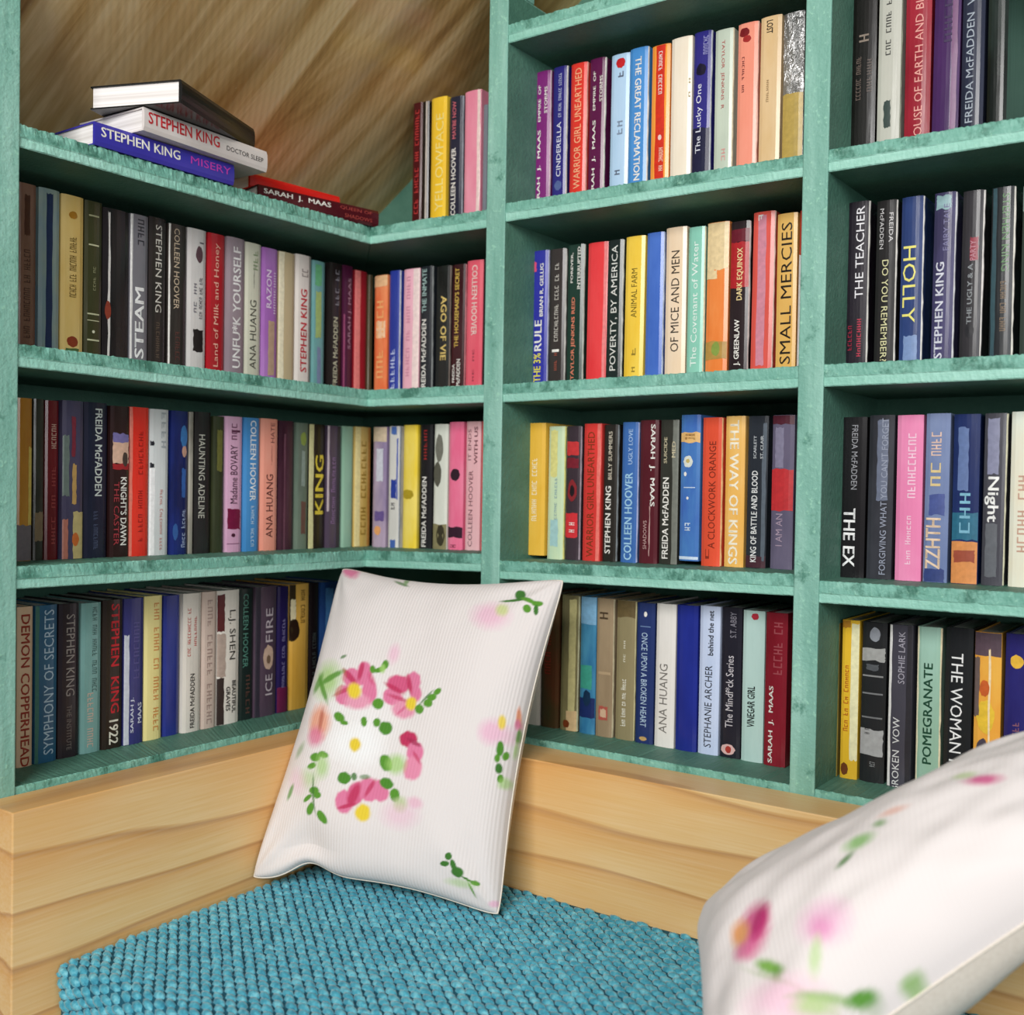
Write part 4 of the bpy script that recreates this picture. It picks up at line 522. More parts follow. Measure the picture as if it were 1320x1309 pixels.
# ------------------------------------------------------------- bookcase
case = tag(empty('bookcase', (0, 0, FLOOR)), 'mint green painted corner bookcase filled with small books behind the pine bench', 'bookcase')
def pl(o):   # parent to the bookcase while keeping world coordinates
    o.parent = case; o.matrix_parent_inverse = Matrix.Translation((0, 0, -FLOOR)); return o
def board(name, p0, p1, q0, q1, z0, z1, mat, t=T, rag=0.0011, seed=0):
    """Shelf board. Front edge p0->p1, back edge q0->q1 (plan points); z0,z1 heights of its top at both ends."""
    L = (Vector(p1) - Vector(p0)).length; n = max(8, int(L / 0.0035)); rows = 7
    verts = []; faces = []
    fx = Vector(p1) - Vector(p0); nrm = Vector((fx.y, -fx.x)).normalized()
    c = (Vector(q0) + Vector(q1)) / 2 - (Vector(p0) + Vector(p1)) / 2
    if nrm.dot(c) > 0: nrm = -nrm
    prof = [(0.0, 0.0012), (0.0013, 0.0), (0.011, -0.0006), (0.017, -0.0012), (0.0185, 0.0), (t - 0.0015, 0.0), (t, 0.0014)]
    for i in range(n + 1):
        s = i / n; P = Vector(p0).lerp(Vector(p1), s); Q = Vector(q0).lerp(Vector(q1), s); z = z0 + (z1 - z0) * s
        for j, (dz, inn) in enumerate(prof):
            k = noise.noise(Vector((s * L * 90, j * 3.1, seed * 7.7))); k2 = noise.noise(Vector((s * L * 260, j * 2.3, seed * 3.7 + 9)))
            am = rag * (1.5 if j in (0, 1) else 0.6)
            W = P - nrm * inn + nrm * (am * (k + 0.7 * k2))
            verts.append((W.x, W.y, z - dz + (am * 0.8 * k2 if j < 2 else 0)))
        verts.append((Q.x, Q.y, z)); verts.append((Q.x, Q.y, z - t))
    R = rows + 2
    for i in range(n):
        a = i * R; b = a + R
        for j in range(rows - 1): faces.append((a + j, a + j + 1, b + j + 1, b + j))
        faces.append((a, b, b + rows, a + rows)); faces.append((a + rows - 1, a + rows + 1, b + rows + 1, b + rows - 1)); faces.append((a + rows, b + rows, b + rows + 1, a + rows + 1))
    ring = lambda a: [a + j for j in range(rows)] + [a + rows + 1, a + rows]
    faces.append(tuple(reversed(ring(0)))); faces.append(tuple(ring(n * R)))
    o = link(name, verts, faces, mat)
    bm = bmesh.new(); bm.from_mesh(o.data); bmesh.ops.recalc_face_normals(bm, faces=bm.faces); bm.to_mesh(o.data); bm.free()
    o.data.materials.append(WORN); o.data.materials.append(EDGE); o.data.materials.append(INNER_SHADE)
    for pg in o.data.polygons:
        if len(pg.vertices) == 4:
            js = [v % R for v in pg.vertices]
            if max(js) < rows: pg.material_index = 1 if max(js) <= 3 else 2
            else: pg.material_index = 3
    return pl(o)
G = 0.0
seeds = iter(range(1, 99))
# left run (mitred at the corner), corner run, middle and right columns
for (zl, zc, zr, name) in ((Z1, Z1, Z1 - 0.0034, 'shelf'), (Z2 + 0.004, Z2 - 0.003, Z2 - 0.004, 'shelf'), (Z3 + 0.003, Z3 - 0.002, Z3 + 0.005, 'shelf'), (Z4, Z4, Z4, 'shelf')):
    board(name, (0, YL), (0, 0), (-DEP, YL), (-DEP, DEP), zl, zc, PAINT_Y, rag=0.0021 if zl == Z1 else 0.0012, seed=next(seeds))
    board(name, (0, 0), (XA, 0), (-DEP, DEP), (XA, DEP), zc, zr, PAINT_X, seed=next(seeds))
for za, zb in ((Z0, Z0), (Z1 + 0.0018, Z1 - 0.0008), (Z2 - 0.0045, Z2), (Z3 - 0.0047, Z3 + 0.004), (Z4, Z4)):
    board('shelf', (XB, 0), (XC, 0), (XB, DEP), (XC, DEP), za, zb, PAINT_X, seed=next(seeds))
for za, zb in ((Z0 + 0.012, Z0 + 0.012), (Z1, Z1), (Z2, Z2), (Z3 - 0.003, Z3), (Z4, Z4)):
    board('shelf', (XD, 0), (XE, 0), (XD, DEP), (XE, DEP), za, zb, PAINT_X, seed=next(seeds))
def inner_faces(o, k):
    # the broad sides carry a flat darker coat with shelf shade put into it, only the front edge is pale and brushed
    o.data.materials.append(INNER_SHADE)
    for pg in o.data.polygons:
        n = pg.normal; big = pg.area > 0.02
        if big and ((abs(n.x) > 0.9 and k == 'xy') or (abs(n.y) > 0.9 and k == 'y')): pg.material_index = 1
def upright(x0, x1, y0, y1, z0, z1, face):
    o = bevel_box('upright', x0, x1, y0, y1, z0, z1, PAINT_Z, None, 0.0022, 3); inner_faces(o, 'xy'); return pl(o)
upright(XA, XB, -0.003, DEP, FLOOR, 1.262, 'f')
pl(bevel_box('upright_extension', XA, XB, -0.003, 0.075, 1.2625, 1.62, PAINT_Z, None, 0.002, 2))
upright(XC, XD, -0.003, DEP, FLOOR, 1.62, 'f')
upright(XE, XF, -0.003, DEP, FLOOR, 1.62, 'f')
pl(bevel_box('upright', -DEP, 0.003, YL - 0.046, YL, FLOOR, 1.10, PAINT_Z, None, 0.0022, 3))
pl(bevel_box('upright_extension', -0.075, 0.003, YL - 0.046, YL, 1.101, 1.45, PAINT_Z, None, 0.002, 2))

# ------------------------------------------------------------- bench of pine boards
bench = tag(empty('bench', (0.8, -0.4, FLOOR)), 'pine bench with plank backrests standing in front of the green bookcase', 'bench')
def pb(o): o.parent = bench; o.matrix_parent_inverse = Matrix.Translation((-0.8, 0.4, -FLOOR)); return o
ZW = -0.0095
pb(bevel_box('backrest_board', 0.0045, 0.08, -0.737, -0.0045, FLOOR, ZW, PINE_Y, None, 0.0018, 2))
pb(bevel_box('backrest_board', 0.0805, 1.55, -0.085, -0.0045, FLOOR, ZW, PINE_X, None, 0.0018, 2))
pb(bevel_box('seat_board', 0.0805, 1.55, -0.737, -0.0855, -0.372, -0.342, PINE_X, None, 0.002, 2))
pb(bevel_box('front_board', 0.0805, 1.55, -0.737, -0.712, FLOOR, -0.3725, PINE_X, None, 0.002, 2))

# ------------------------------------------------------------- seat cushion with knitted cover
def seat_cushion():
    top = -0.219; r = 0.028; x0, x1, y0, y1 = 0.084, 1.52, -0.682, -0.09
    root = tag(empty('seat_cushion', (0.8, -0.38, -0.3415)), 'teal woven seat cushion with a chunky knit weave lying on the pine bench', 'cushion')
    inv = Matrix.Translation((-0.8, 0.38, 0.3415))
    def wrap(t):
        if t <= 0: return t, 0.0
        if t < r * math.pi / 2: return r * math.sin(t / r), r * (1 - math.cos(t / r))
        return r, r + t - r * math.pi / 2
    def M(u, v, h=0.0):
        a, da = wrap((x0 + r) - u); b, db = wrap((y0 + r) - v); c, dc = wrap(v - (y1 - 0.01))
        x = (x0 + r) - a if u < x0 + r else u
        y = ((y0 + r) - b) if v < y0 + r else v
        # round the corner in plan
        if u < x0 + r and v < y0 + r:
            d = math.hypot(a, b)
            if d > r: x = x0 + r - a * r / d; y = y0 + r - b * r / d
        z = top - max(da, db) + 0.004 * noise.noise(Vector((u * 3, v * 3, 0)))
        if h:
            nx = -math.sin(min(math.pi/2, max(0, (x0 + r - u) / r))); ny = -math.sin(min(math.pi/2, max(0, (y0 + r - v) / r)))
            nz = max(0.0, 1 - nx*nx - ny*ny) ** 0.5; l = (nx*nx+ny*ny+nz*nz) ** 0.5 or 1
            x += nx / l * h; y += ny / l * h; z += nz / l * h
        return (x, y, z)
    ext = 0.105
    us = [x0 + r - 0.016 - ext + 0.0 + i * 0.012 for i in range(int((x1 - (x0 + r - 0.016 - ext)) / 0.012) + 1)]
    vs = [y0 + r - 0.016 - ext + i * 0.012 for i in range(int((y1 - (y0 + r - 0.016 - ext)) / 0.012) + 1)] + [y1]
    V = [M(u, v) for v in vs for u in us]; nu = len(us); F = []
    for j in range(len(vs) - 1):
        for i in range(nu - 1): F.append((j*nu+i, j*nu+i+1, (j+1)*nu+i+1, (j+1)*nu+i))
    # close the underside
    bot = -0.3405; k = len(V)
    loop = [i for i in range(nu)] + [j*nu+nu-1 for j in range(1, len(vs))] + [(len(vs)-1)*nu+i for i in range(nu-2, -1, -1)] + [j*nu for j in range(len(vs)-2, 0, -1)]
    for q in loop: V.append((V[q][0], V[q][1], bot))
    for i in range(len(loop)):
        a, b = loop[i], loop[(i+1) % len(loop)]; F.append((b, a, k+i, k+(i+1) % len(loop)))
    F.append(tuple(range(k, k+len(loop))))
    m, t, b = newmat('cushion_base', 0.9)
    nn = noise_n(t, coords(t), 60, 3); rr = ramp(t, [(0.3, '#154c5e'), (0.7, '#1d6074')]); t.links.new(nn.outputs[0], rr.inputs[0]); t.links.new(rr.outputs[0], b.inputs['Base Color'])  # dark base colour carries the shade in the gaps between stitches
    o = link('pad', V, F, m, root, True); o.matrix_parent_inverse = inv
    # knit stitches: raised nubs in slanting columns
    dx, dy = -0.79, 0.613; px, py = 0.613, 0.79
    V = []; F = []
    cs, rs = 0.0140, 0.0168
    half = 1.3
    for ci in range(int(-half / cs), int(half / cs)):
        for ri in range(int(-half / rs), int(half / rs)):
            off = (ci % 2) * 0.5
            s = (ri + off) * rs; c = ci * cs
            cu = 0.7 + dx * s + px * c + random.uniform(-0.0008, 0.0008); cv = -0.4 + dy * s + py * c + random.uniform(-0.0008, 0.0008)
            if cu < us[0] + 0.004 or cu > 1.35 or cv < vs[0] + 0.004 or cv > y1 - 0.004: continue
            if cu < x0 + r and cv < y0 + r * 0.3 and (x0 + r - cu) + (y0 + r - cv) > 0.07: continue
            if cu < x0 - 0.02 and cv > -0.60: continue
            ang = math.atan2(dy, dx) + 0.42 + random.uniform(-0.12, 0.12)
            ca, sa = math.cos(ang), math.sin(ang); la = 0.0122 * random.uniform(0.9, 1.1); lb = 0.0057 * random.uniform(0.85, 1.12); hh = 0.0060 * random.uniform(0.75, 1.2)
            k = len(V)
            for (rad, hz) in ((1.0, 0.0), (0.78, 0.62)):
                for q in range(6):
                    th = q * math.pi / 3; a = la * rad * math.cos(th); b2 = lb * rad * math.sin(th)
                    V.append(M(cu + a * ca - b2 * sa, cv + a * sa + b2 * ca, hh * hz + 0.0001))
            V.append(M(cu, cv, hh))
            for q in range(6):
                q2 = (q + 1) % 6
                F.append((k+q, k+q2, k+6+q2, k+6+q)); F.append((k+6+q, k+6+q2, k+12))
    m, t, b = newmat('teal_yarn', 0.75); b.inputs['Sheen Weight'].default_value = 0.3
    nn = noise_n(t, coords(t), 85, 3, 0.7); rr = ramp(t, [(0.3, '#267c94'), (0.5, '#449fb4'), (0.72, '#80c8d4')]); t.links.new(nn.outputs[0], rr.inputs[0]); t.links.new(rr.outputs[0], b.inputs['Base Color'])
    nf = noise_n(t, coords(t), 900, 2); bump(t, b, nf.outputs[0], 0.4, 0.0006)
    o = link('knit_weave', V, F, m, root, True); o.matrix_parent_inverse = inv; o['kind'] = 'stuff'
seat_cushion()

# ------------------------------------------------------------- books
FONT = {}
def text_geo(s, bold):
    k = (s, bold)
    if k in FONT: return FONT[k]
    cu = bpy.data.curves.new('t', 'FONT'); cu.body = s; cu.resolution_u = 2; cu.size = 1.0
    ob = bpy.data.objects.new('t', cu); COL.objects.link(ob)
    dg = bpy.context.evaluated_depsgraph_get(); me = bpy.data.meshes.new_from_object(ob.evaluated_get(dg))
    vs = [(v.co.x, v.co.y) for v in me.vertices]; fs = [tuple(p.vertices) for p in me.polygons]
    bpy.data.objects.remove(ob); bpy.data.curves.remove(cu); bpy.data.meshes.remove(me)
    x0 = min(v[0] for v in vs); x1 = max(v[0] for v in vs); y0 = min(v[1] for v in vs); y1 = max(v[1] for v in vs)
    vs = [((x - x0) / (x1 - x0), (y - y0) / (y1 - y0) - 0.5) for x, y in vs]
    if bold:   # heavier strokes: the outline laid down three times with a tiny shift
        sx = 0.02 / max(1.0, x1 - x0); n = len(vs); v0 = vs; f0 = fs; vs = []; fs = []
        for i, (ax, ay) in enumerate(((-sx, 0.014), (sx, 0.014), (0, -0.02))):
            vs += [(x + ax, y + ay) for x, y in v0]; fs += [tuple(q + i * n for q in f) for f in f0]
    FONT[k] = (vs, fs); return FONT[k]
def glyphs(s):
    # small meaningless strokes for lettering too faint to read
    rn = random.Random(len(s) * 31 + ord(s[0])); V = []; F = []; n = len(s)
    def bar(x0, x1, y0, y1):
        k = len(V); V.extend([(x0, y0), (x1, y0), (x1, y1), (x0, y1)]); F.append((k, k+1, k+2, k+3))
    for i, c in enumerate(s):
        if c == ' ': continue
        a = i / n; w = 0.72 / n; hi = 0.5 if c.isupper() else 0.22
        k = rn.randint(0, 3)
        bar(a, a + w * 0.26, -0.5, hi)
        if k in (0, 1): bar(a + w * 0.74, a + w, -0.5, hi)
        if k in (0, 2): bar(a + w * 0.26, a + w, hi - 0.14, hi)
        if k in (1, 3): bar(a + w * 0.26, a + w * 0.8, -0.1, 0.04)
        if k in (2, 3): bar(a + w * 0.26, a + w, -0.5, -0.36)
    return V, F
def spine_y(x, w, bulge):   # curved spine: local y of the surface
    return -bulge * (1 - (2 * x / w) ** 2)
def make_cover(w, h, d, bulge, t=0.0022):
    n = 6; out = []
    for i in range(n + 1):
        x = -w/2 + w * i / n; y = spine_y(x, w, bulge)
        if i in (0, n): y += 0.0012
        out.append((x, y))
    outer = [(-w/2, d)] + out + [(w/2, d)]
    inner = [(w/2 - t, d), (w/2 - t, 0.004), (-w/2 + t, 0.004), (-w/2 + t, d)]
    V = []; F = []
    N = len(outer); 
    for z in (0.0, h):
        V += [(x, y, z) for x, y in outer]; V += [(x, y, z) for x, y in inner]
    tot = N + 4
    for i in range(tot):
        j = (i + 1) % tot; F.append((i, j, tot + j, tot + i))
    # caps split in strips to stay convex
    for base, flip in ((0, True), (tot, False)):
        o0 = list(range(base, base + N)); i0 = [base + N + k for k in range(4)]
        caps = [(o0[0], o0[1], i0[2], i0[3]), (o0[-2], o0[-1], i0[0], i0[1])] + [tuple(o0[1:-1] + [i0[1], i0[2]])]
        for c in caps: F.append(tuple(reversed(c)) if flip else c)
    return V, F
def book(loc, rz, w, h, d, c1, c2, edge, label, T_, M_, group, flat=None, bulge=None):
    root = empty('book', loc, rz); tag(root, label, 'book', group)
    if flat: root.rotation_euler = flat
    elif abs(loc[2]) >= 0 and group and 'lying' not in group: root.rotation_euler = (0, random.uniform(-0.0042, 0.0042) if rz == 0 else 0, rz)
    if bulge is None: bulge = min(0.0022, w * 0.05) 
    cm = cover_mat(c1, c2)
    V, F = make_cover(w, h, d, bulge); o = link('cover', V, F, cm, root)
    v, f = box_vf(-w/2 + 0.0024, w/2 - 0.0024, 0.0045, d - 0.003, 0.0025, h - 0.0025); link('page_block', v, f, PAGES, root)
    if edge:
        V = []; F = []; n = 16; rn = random.Random(int(w * 1e5))
        for i in range(n + 1):
            z = 0.001 + (h - 0.002) * i / n; a = 0.0018 * rn.random() + 0.0012
            V += [(w/2 - 0.0004, 0.0006, z), (w/2 + a * 0.7, 0.0002, z), (w/2 + a * 0.7, 0.003, z), (w/2 - 0.0004, 0.003, z)]
        for i in range(n):
            for j in range(4): F.append((i*4+j, i*4+(j+1) % 4, (i+1)*4+(j+1) % 4, (i+1)*4+j))
        e = link('paper_edge', V, F, ink_mat(edge, 0.7), root); e['label'] = 'pale torn paper edge along the spine'
    off = 0.00025
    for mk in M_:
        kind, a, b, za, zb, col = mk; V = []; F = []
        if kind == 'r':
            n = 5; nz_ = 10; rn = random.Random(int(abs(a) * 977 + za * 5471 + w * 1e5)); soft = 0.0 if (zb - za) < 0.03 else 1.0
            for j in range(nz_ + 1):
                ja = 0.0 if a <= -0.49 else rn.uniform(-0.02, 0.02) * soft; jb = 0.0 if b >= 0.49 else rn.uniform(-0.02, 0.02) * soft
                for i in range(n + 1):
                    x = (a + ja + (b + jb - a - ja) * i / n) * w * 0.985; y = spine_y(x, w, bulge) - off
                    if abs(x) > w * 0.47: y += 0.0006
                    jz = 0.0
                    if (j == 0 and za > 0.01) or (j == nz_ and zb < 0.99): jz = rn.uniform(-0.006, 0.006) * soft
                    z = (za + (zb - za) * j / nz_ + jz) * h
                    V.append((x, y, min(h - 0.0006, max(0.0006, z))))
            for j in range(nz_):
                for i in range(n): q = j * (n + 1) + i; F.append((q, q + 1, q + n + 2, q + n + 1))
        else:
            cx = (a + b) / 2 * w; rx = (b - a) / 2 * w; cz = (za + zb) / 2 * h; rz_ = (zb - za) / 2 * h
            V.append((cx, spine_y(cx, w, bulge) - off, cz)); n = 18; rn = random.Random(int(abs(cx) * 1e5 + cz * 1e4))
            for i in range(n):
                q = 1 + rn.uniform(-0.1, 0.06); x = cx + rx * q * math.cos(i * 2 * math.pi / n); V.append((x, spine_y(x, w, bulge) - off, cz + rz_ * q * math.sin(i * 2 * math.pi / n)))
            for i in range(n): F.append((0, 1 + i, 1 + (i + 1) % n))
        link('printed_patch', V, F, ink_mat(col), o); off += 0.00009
    for tx in T_:
        s, dr, col, za, zb, cx, cs, bold = tx
        vs, fs = glyphs(s[1:]) if s[0] == '~' else text_geo(s, bold)
        L = (zb - za) * h; H = cs * w; V = []
        for (x, y) in vs:
            if dr == 'u': X = cx * w - y * H; Z = za * h + x * L
            else: X = cx * w + y * H; Z = zb * h - x * L
            X = max(-w * 0.49, min(w * 0.49, X))
            V.append((X, spine_y(X, w, bulge) - off - 0.0002, min(h - 0.0004, max(0.0004, Z))))
        link('lettering' if s[0] != '~' else 'faint_lettering', V, fs, ink_mat(col), o)
    return root
ROWS = {'M1': ('on the middle column top shelf', 'books on the top shelf of the middle column'), 'M2': ('on the middle column second shelf', 'books on the second shelf of the middle column'),
 'M3': ('on the middle column third shelf', 'books on the third shelf of the middle column'), 'M4': ('on the middle column bottom shelf', 'books on the bottom shelf of the middle column'),
 'R1': ('in the right column', 'books on the top shelf of the right column'), 'R2': ('in the right column', 'books on the second shelf of the right column'),
 'R3': ('on the right column third shelf', 'books on the third shelf of the right column'), 'R4': ('on the right column bottom shelf', 'books on the bottom shelf of the right column'),
 'C1': ('', 'upright books on the open top corner shelf'), 'C2': ('on the second shelf', 'books right of the corner on the second shelf'), 'C3': ('on the third shelf', 'books right of the corner on the third shelf'),
 'L2': ('on the left wall second shelf', 'books on the second shelf of the left wall'), 'L3': ('on the left wall third shelf', 'books on the third shelf of the left wall'), 'L4': ('on the left wall bottom shelf', 'books on the bottom shelf of the left wall')}
def zshelf(row, c):
    k = row[1]; lerp = lambda a, b, s: a + (b - a) * min(1, max(0, s))
    if row[0] == 'M': s = (c - XB) / (XC - XB); return {'1': lerp(Z1+.0018, Z1-.0008, s), '2': lerp(Z2-.0045, Z2, s), '3': lerp(Z3-.0047, Z3+.004, s), '4': Z4}[k]
    if row[0] == 'R': s = (c - XD) / (XE - XD); return {'1': Z1, '2': Z2, '3': lerp(Z3-.003, Z3, s), '4': Z4}[k]
    if row[0] == 'C': s = c / XA; return {'1': lerp(Z1, Z1-.0034, s), '2': lerp(Z2-.003, Z2-.004, s), '3': lerp(Z3-.002, Z3+.005, s)}[k]
    s = (c - YL) / (-YL); return {'2': lerp(Z2+.004, Z2-.003, s), '3': lerp(Z3+.003, Z3-.002, s), '4': Z4}[k]
SB = 0.087
for (row, a0, a1, h, lift, c1, c2, edge, label, T_, M_) in BOOKS:
    w = a1 - a0 - 0.0012 - (0.0016 if edge else 0); c = a0 + 0.0006 + w / 2
    z = zshelf(row, c) + 0.0002 + lift
    jit = random.uniform(-0.002, 0.003); d = 0.148
    words = label.split(); ph, grp = ROWS[row]
    full = label + (' ' + ph if ph and len(words) + len(ph.split()) <= 16 and row not in () else '')
    if row[0] == 'L':
        if c > -0.02 + SB - 0.02: d = 0.09
        book((-SB - jit, c, z), math.pi / 2, w, h - 0.0008, d, c1, c2, edge, full, T_, M_, grp)
    else:
        if row[0] == 'C' and c < -0.085 + 0.03 + 0.0 and row != 'C1': pass
        book((c, SB + jit, z), 0.0, w, h - 0.0008, d, c1, c2, edge, full, T_, M_, grp)
# lying books on the open top shelf. A lying book: spine along its local Z laid over, thickness = w
def lying(corner, along, base_z, w, length, depth, c1, c2, label, T_, M_, group, edge=None):
    """corner: plan point of the spine's left end; along: plan direction the spine runs (left to right seen from the room)."""
    ax = Vector((along[0], along[1], 0)).normalized(); inn = Vector((-ax.y, ax.x, 0)); up = Vector((0, 0, 1))
    # local Z (spine, bottom to top) -> -ax so that 'd' text reads left to right; local Y (inwards) -> inn; local X -> up
    root = book((0, 0, 0), 0, w, length, depth, c1, c2, edge, label, T_, M_, group)
    X, Y, Z = up, inn, -ax
    if X.cross(Y).dot(Z) < 0: raise RuntimeError('frame')
    org = Vector((corner[0], corner[1], base_z + w / 2)) + ax * length
    M = Matrix(((X.x, Y.x, Z.x, org.x), (X.y, Y.y, Z.y, org.y), (X.z, Y.z, Z.z, org.z), (0, 0, 0, 1)))
    root.matrix_world = M; return root
LG = 'books lying flat on the open top shelf'
WHT = '#f2efe8'
lying((0.004, -0.578), (0, 1), Z1 + 0.0008, 0.033, 0.252, 0.15, '#3a34a4', None, 'violet blue book lying flat, bottom of the stack of three on top shelf', [('STEPHEN KING', 'd', WHT, .42, .96, .12, .42, 1), ('MISERY', 'd', '#c43cae', .03, .34, .1, .36, 0)], [], LG)
lying((0.026, -0.512), (-0.05, 1), Z1 + 0.0352, 0.034, 0.247, 0.15, '#e4dcd8', None, 'white book with red and black lettering, middle of the stack of three', [('STEPHEN KING', 'd', '#d0343c', .42, .97, .1, .5, 1), ('DOCTOR SLEEP', 'd', '#2c2828', .04, .36, -.02, .22, 0)], [], LG)
lying((0.083, -0.49), (-0.37, 0.93), Z1 + 0.0704, 0.034, 0.225, 0.15, '#1c1b1a', None, 'black book with white page block facing out, topmost of the stack of three', [], [], LG)
lying((-0.04, -0.236), (0.2, 1), Z1 + 0.0008, 0.030, 0.252, 0.13, '#4c101a', None, 'maroon book lying flat near the corner with white capitals on its spine', [('SARAH  J.  MAAS', 'd', WHT, .42, .96, .15, .36, 1), ('QUEEN OF', 'd', '#b04a44', .06, .34, .22, .22, 0), ('SHADOWS', 'd', '#b04a44', .06, .3, -.2, .22, 0)], [], LG)
lying((-0.075, -0.225), (0.1, 1), Z1 + 0.0322, 0.026, 0.20, 0.12, '#e2231c', None, 'bright red book lying on top of the maroon one', [], [], LG)

# ------------------------------------------------------------- pillows
def seg(a): return a * a * (3 - 2 * a)
def pillow(name, label, BL, BR, TR, TL, th, prints, flip=1, kx=0.05, ky=0.07, ribs=78, nx=230, ny=300, wr=0.004, seed=0, dents=(), foot=0.0, pw=3.0, pq=0.45, cut=0.05, ribst=0.35):
    BL, BR, TR, TL = map(Vector, (BL, BR, TR, TL))
    base = (BL + BR + TR + TL) / 4; base.z = min(BL.z, BR.z, TR.z, TL.z)
    nrm = ((BR - BL) + (TR - TL)).cross((TL - BL) + (TR - BR)).normalized() * flip
    root = empty(name, base); tag(root, label, 'pillow')
    def par(i, n):
        s = i / n; e = 0.5 - 0.5 * math.cos(math.pi * s); return 0.8 * s + 0.2 * e
    def surf(a, b, side):
        A = 2 * a - 1; B = 2 * b - 1
        a2 = 0.5 + 0.5 * A * (1 - kx * (1 - B * B) * abs(A) ** 2)
        b2 = 0.5 + 0.5 * B * (1 - ky * (1 - A * A) * abs(B) ** 2)
        cc = cut * (abs(A) * abs(B)) ** 9
        a2 = 0.5 + (a2 - 0.5) * (1 - cc); b2 = 0.5 + (b2 - 0.5) * (1 - cc)
        P = BL * ((1-a2)*(1-b2)) + BR * (a2*(1-b2)) + TR * (a2*b2) + TL * ((1-a2)*b2)
        fa = max(0.0, 1 - abs(A) ** pw); fb = max(0.0, 1 - abs(B) ** pw)
        t = th * (fa * fb) ** pq
        edge = min(fa, fb); ca = abs(A) * abs(B)
        if foot:
            P = P + Vector((0, 0, 1)) * (foot * math.exp(-((a - 0.24) / 0.09) ** 2) * max(0, 1 - b) ** 7)
        wv = noise.noise(Vector((a * 3.1 + seed, b * 3.1, side * 5))) * wr * 1.6 + noise.noise(Vector((a * 9 + seed, b * 9, side * 5 + 3))) * wr * 0.5
        # gathers radiating from the corners
        for (ua, ub) in ((0, 0), (1, 0), (1, 1), (0, 1)):
            r = math.hypot(a - ua, b - ub)
            if r < 0.45: wv += wr * 0.8 * math.sin(9 * math.atan2(b - ub, a - ua) + ua * 2 + seed) * (1 - r / 0.45) * min(1, r * 9)
        for (da, db, dr, dd) in dents:
            if side > 0: wv -= dd * math.exp(-((a - da) ** 2 + (b - db) ** 2) / (dr * dr))
        return P + nrm * side * (t + wv * min(1, edge * 2.5))
    pa = [par(i, nx) for i in range(nx + 1)]; pb_ = [par(j, ny) for j in range(ny + 1)]
    V = [surf(a, b, 1) - base for b in pb_ for a in pa]
    F = []; W = nx + 1
    for j in range(ny):
        for i in range(nx):
            q = (j*W+i, j*W+i+1, (j+1)*W+i+1, (j+1)*W+i); F.append(q if flip > 0 else tuple(reversed(q)))
    # printed colours, painted as vertex colours of the cloth
    base_c = (0.75, 0.70, 0.685)
    colr = [list(base_c) for _ in V]
    import bisect
    for (a, b, e1a, e1b, e2a, e2b, c, al, so) in prints:
        q = lin(c); D = e1a * e2b - e1b * e2a
        if abs(D) < 1e-9: continue
        ra = abs(e1a) + abs(e2a); rb = abs(e1b) + abs(e2b); k = 1 + so
        i0 = bisect.bisect_left(pa, a - ra * k); i1 = bisect.bisect_right(pa, a + ra * k)
        j0 = bisect.bisect_left(pb_, b - rb * k); j1 = bisect.bisect_right(pb_, b + rb * k)
        for j in range(j0, min(j1, ny + 1)):
            for i in range(i0, min(i1, nx + 1)):
                da = pa[i] - a; db = pb_[j] - b
                s = (e2b * da - e2a * db) / D; t = (-e1b * da + e1a * db) / D; r = math.hypot(s, t)
                r += 0.12 * noise.noise(Vector((pa[i] * 60, pb_[j] * 60, 1)))
                f = al * min(1, max(0, (1 + so - r) / (2 * so)))
                if f > 0:
                    cc = colr[j * W + i]
                    for x in range(3): cc[x] += (q[x] * 0.86 - cc[x]) * f
    me = bpy.data.meshes.new('front_cloth'); me.from_pydata([tuple(v) for v in V], [], F); me.update()
    at = me.color_attributes.new('print', 'FLOAT_COLOR', 'POINT')
    at.data.foreach_set('color', [x for c in colr for x in (c[0], c[1], c[2], 1.0)])
    uv = me.uv_layers.new(name='uv'); li = [0] * len(me.loops); me.loops.foreach_get('vertex_index', li)
    uv.data.foreach_set('uv', [x for k in li for x in (pa[k % W], pb_[k // W])])
    me.polygons.foreach_set('use_smooth', [True] * len(me.polygons))
    m, t, b = newmat('ribbed_cotton', 0.85); b.inputs['Sheen Weight'].default_value = 0.15
    va = nd(t, 'ShaderNodeVertexColor', layer_name='print'); t.links.new(va.outputs[0], b.inputs['Base Color'])
    uvn = nd(t, 'ShaderNodeUVMap', uv_map='uv'); wv = nd(t, 'ShaderNodeTexWave', bands_direction='X'); wv.inputs['Scale'].default_value = ribs / 3.1416; wv.inputs['Distortion'].default_value = 0.3
    # wave texture repeats every 2*pi/20 units at scale 1
    wv.inputs['Scale'].default_value = ribs * 2 * math.pi / 20.0
    t.links.new(uvn.outputs[0], wv.inputs['Vector'])
    nz = noise_n(t, coords(t), 500, 2); ad = nd(t, 'ShaderNodeMath', operation='ADD'); mu = nd(t, 'ShaderNodeMath', operation='MULTIPLY'); mu.inputs[1].default_value = 0.5
    t.links.new(nz.outputs[0], mu.inputs[0]); t.links.new(wv.outputs[0], ad.inputs[0]); t.links.new(mu.outputs[0], ad.inputs[1])
    bump(t, b, ad.outputs[0], ribst, 0.0010)
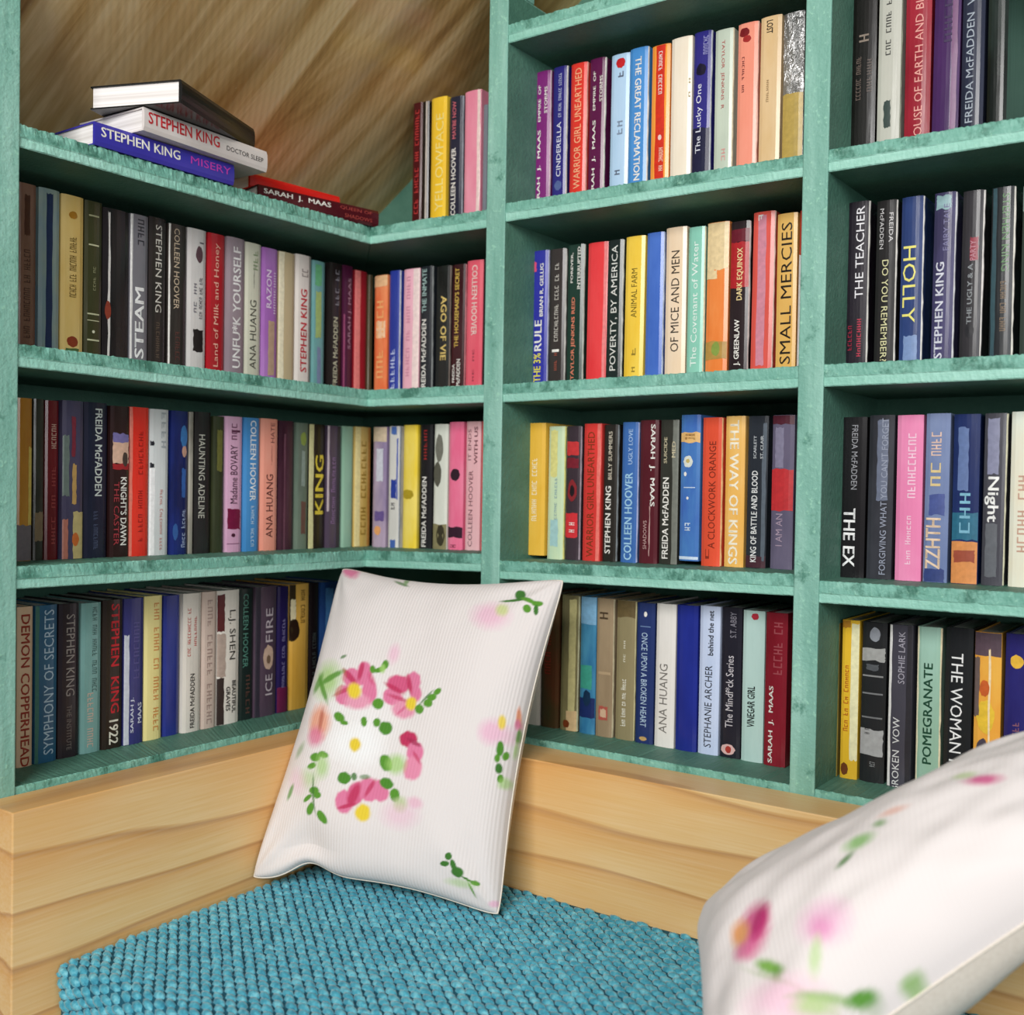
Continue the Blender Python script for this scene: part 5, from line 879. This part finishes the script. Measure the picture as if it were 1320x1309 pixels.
    me.materials.append(m); fo = bpy.data.objects.new('front_cloth', me); COL.objects.link(fo); fo.parent = root
    n2, m2 = 60, 80
    V = [surf(par(i, n2), par(j, m2), -1) - base for j in range(m2 + 1) for i in range(n2 + 1)]; F = []; W2 = n2 + 1
    for j in range(m2):
        for i in range(n2):
            q = (j*W2+i, (j+1)*W2+i, (j+1)*W2+i+1, j*W2+i+1); F.append(q if flip > 0 else tuple(reversed(q)))
    mb, tb, bb = newmat('plain_cotton', 0.85)
    nb = noise_n(tb, coords(tb), 200, 2); rb_ = ramp(tb, [(0.3, '#dcd2c4'), (0.7, '#e6ddd0')]); tb.links.new(nb.outputs[0], rb_.inputs[0]); tb.links.new(rb_.outputs[0], bb.inputs['Base Color'])
    link('back_cloth', V, F, mb, root, True)
    # seam cord around the rim
    rim = [surf(par(i, 80), 0, 1) for i in range(80)] + [surf(1, par(i, 80), 1) for i in range(80)] + [surf(1 - par(i, 80), 1, 1) for i in range(80)] + [surf(0, 1 - par(i, 80), 1) for i in range(80)]
    rim = [p - base for p in rim]; V = []; F = []; n = len(rim); K = 6
    cen = sum(rim, Vector()) / n
    for i, p in enumerate(rim):
        tg = (rim[(i+1) % n] - rim[i-1]).normalized(); o1 = nrm; o2 = tg.cross(nrm).normalized()
        for k in range(K):
            th_ = 2 * math.pi * k / K; V.append(p + (o1 * math.cos(th_) + o2 * math.sin(th_)) * 0.0014)
    for i in range(n):
        j = (i + 1) % n
        for k in range(K): F.append((i*K+k, j*K+k, j*K+(k+1) % K, i*K+(k+1) % K))
    link('seam', V, F, mb, root, True)
    return root
pillow('pillow', 'white ribbed pillow printed with pink flowers, standing in the corner of the bench', *PIL_A, 0.064, PRINT_A, kx=0.10, ky=0.10, cut=0.03, dents=((0.24, 0.06, 0.11, 0.018),), seed=2, foot=0.022)
pillow('pillow', 'blurred white flowered pillow in the right foreground, cut by the frame', *PIL_B, 0.095, PRINT_B, nx=150, ny=150, wr=0.007, seed=11, kx=0.06, ky=0.06, cut=0.12, pw=2.4, pq=0.5, ribst=0.12)
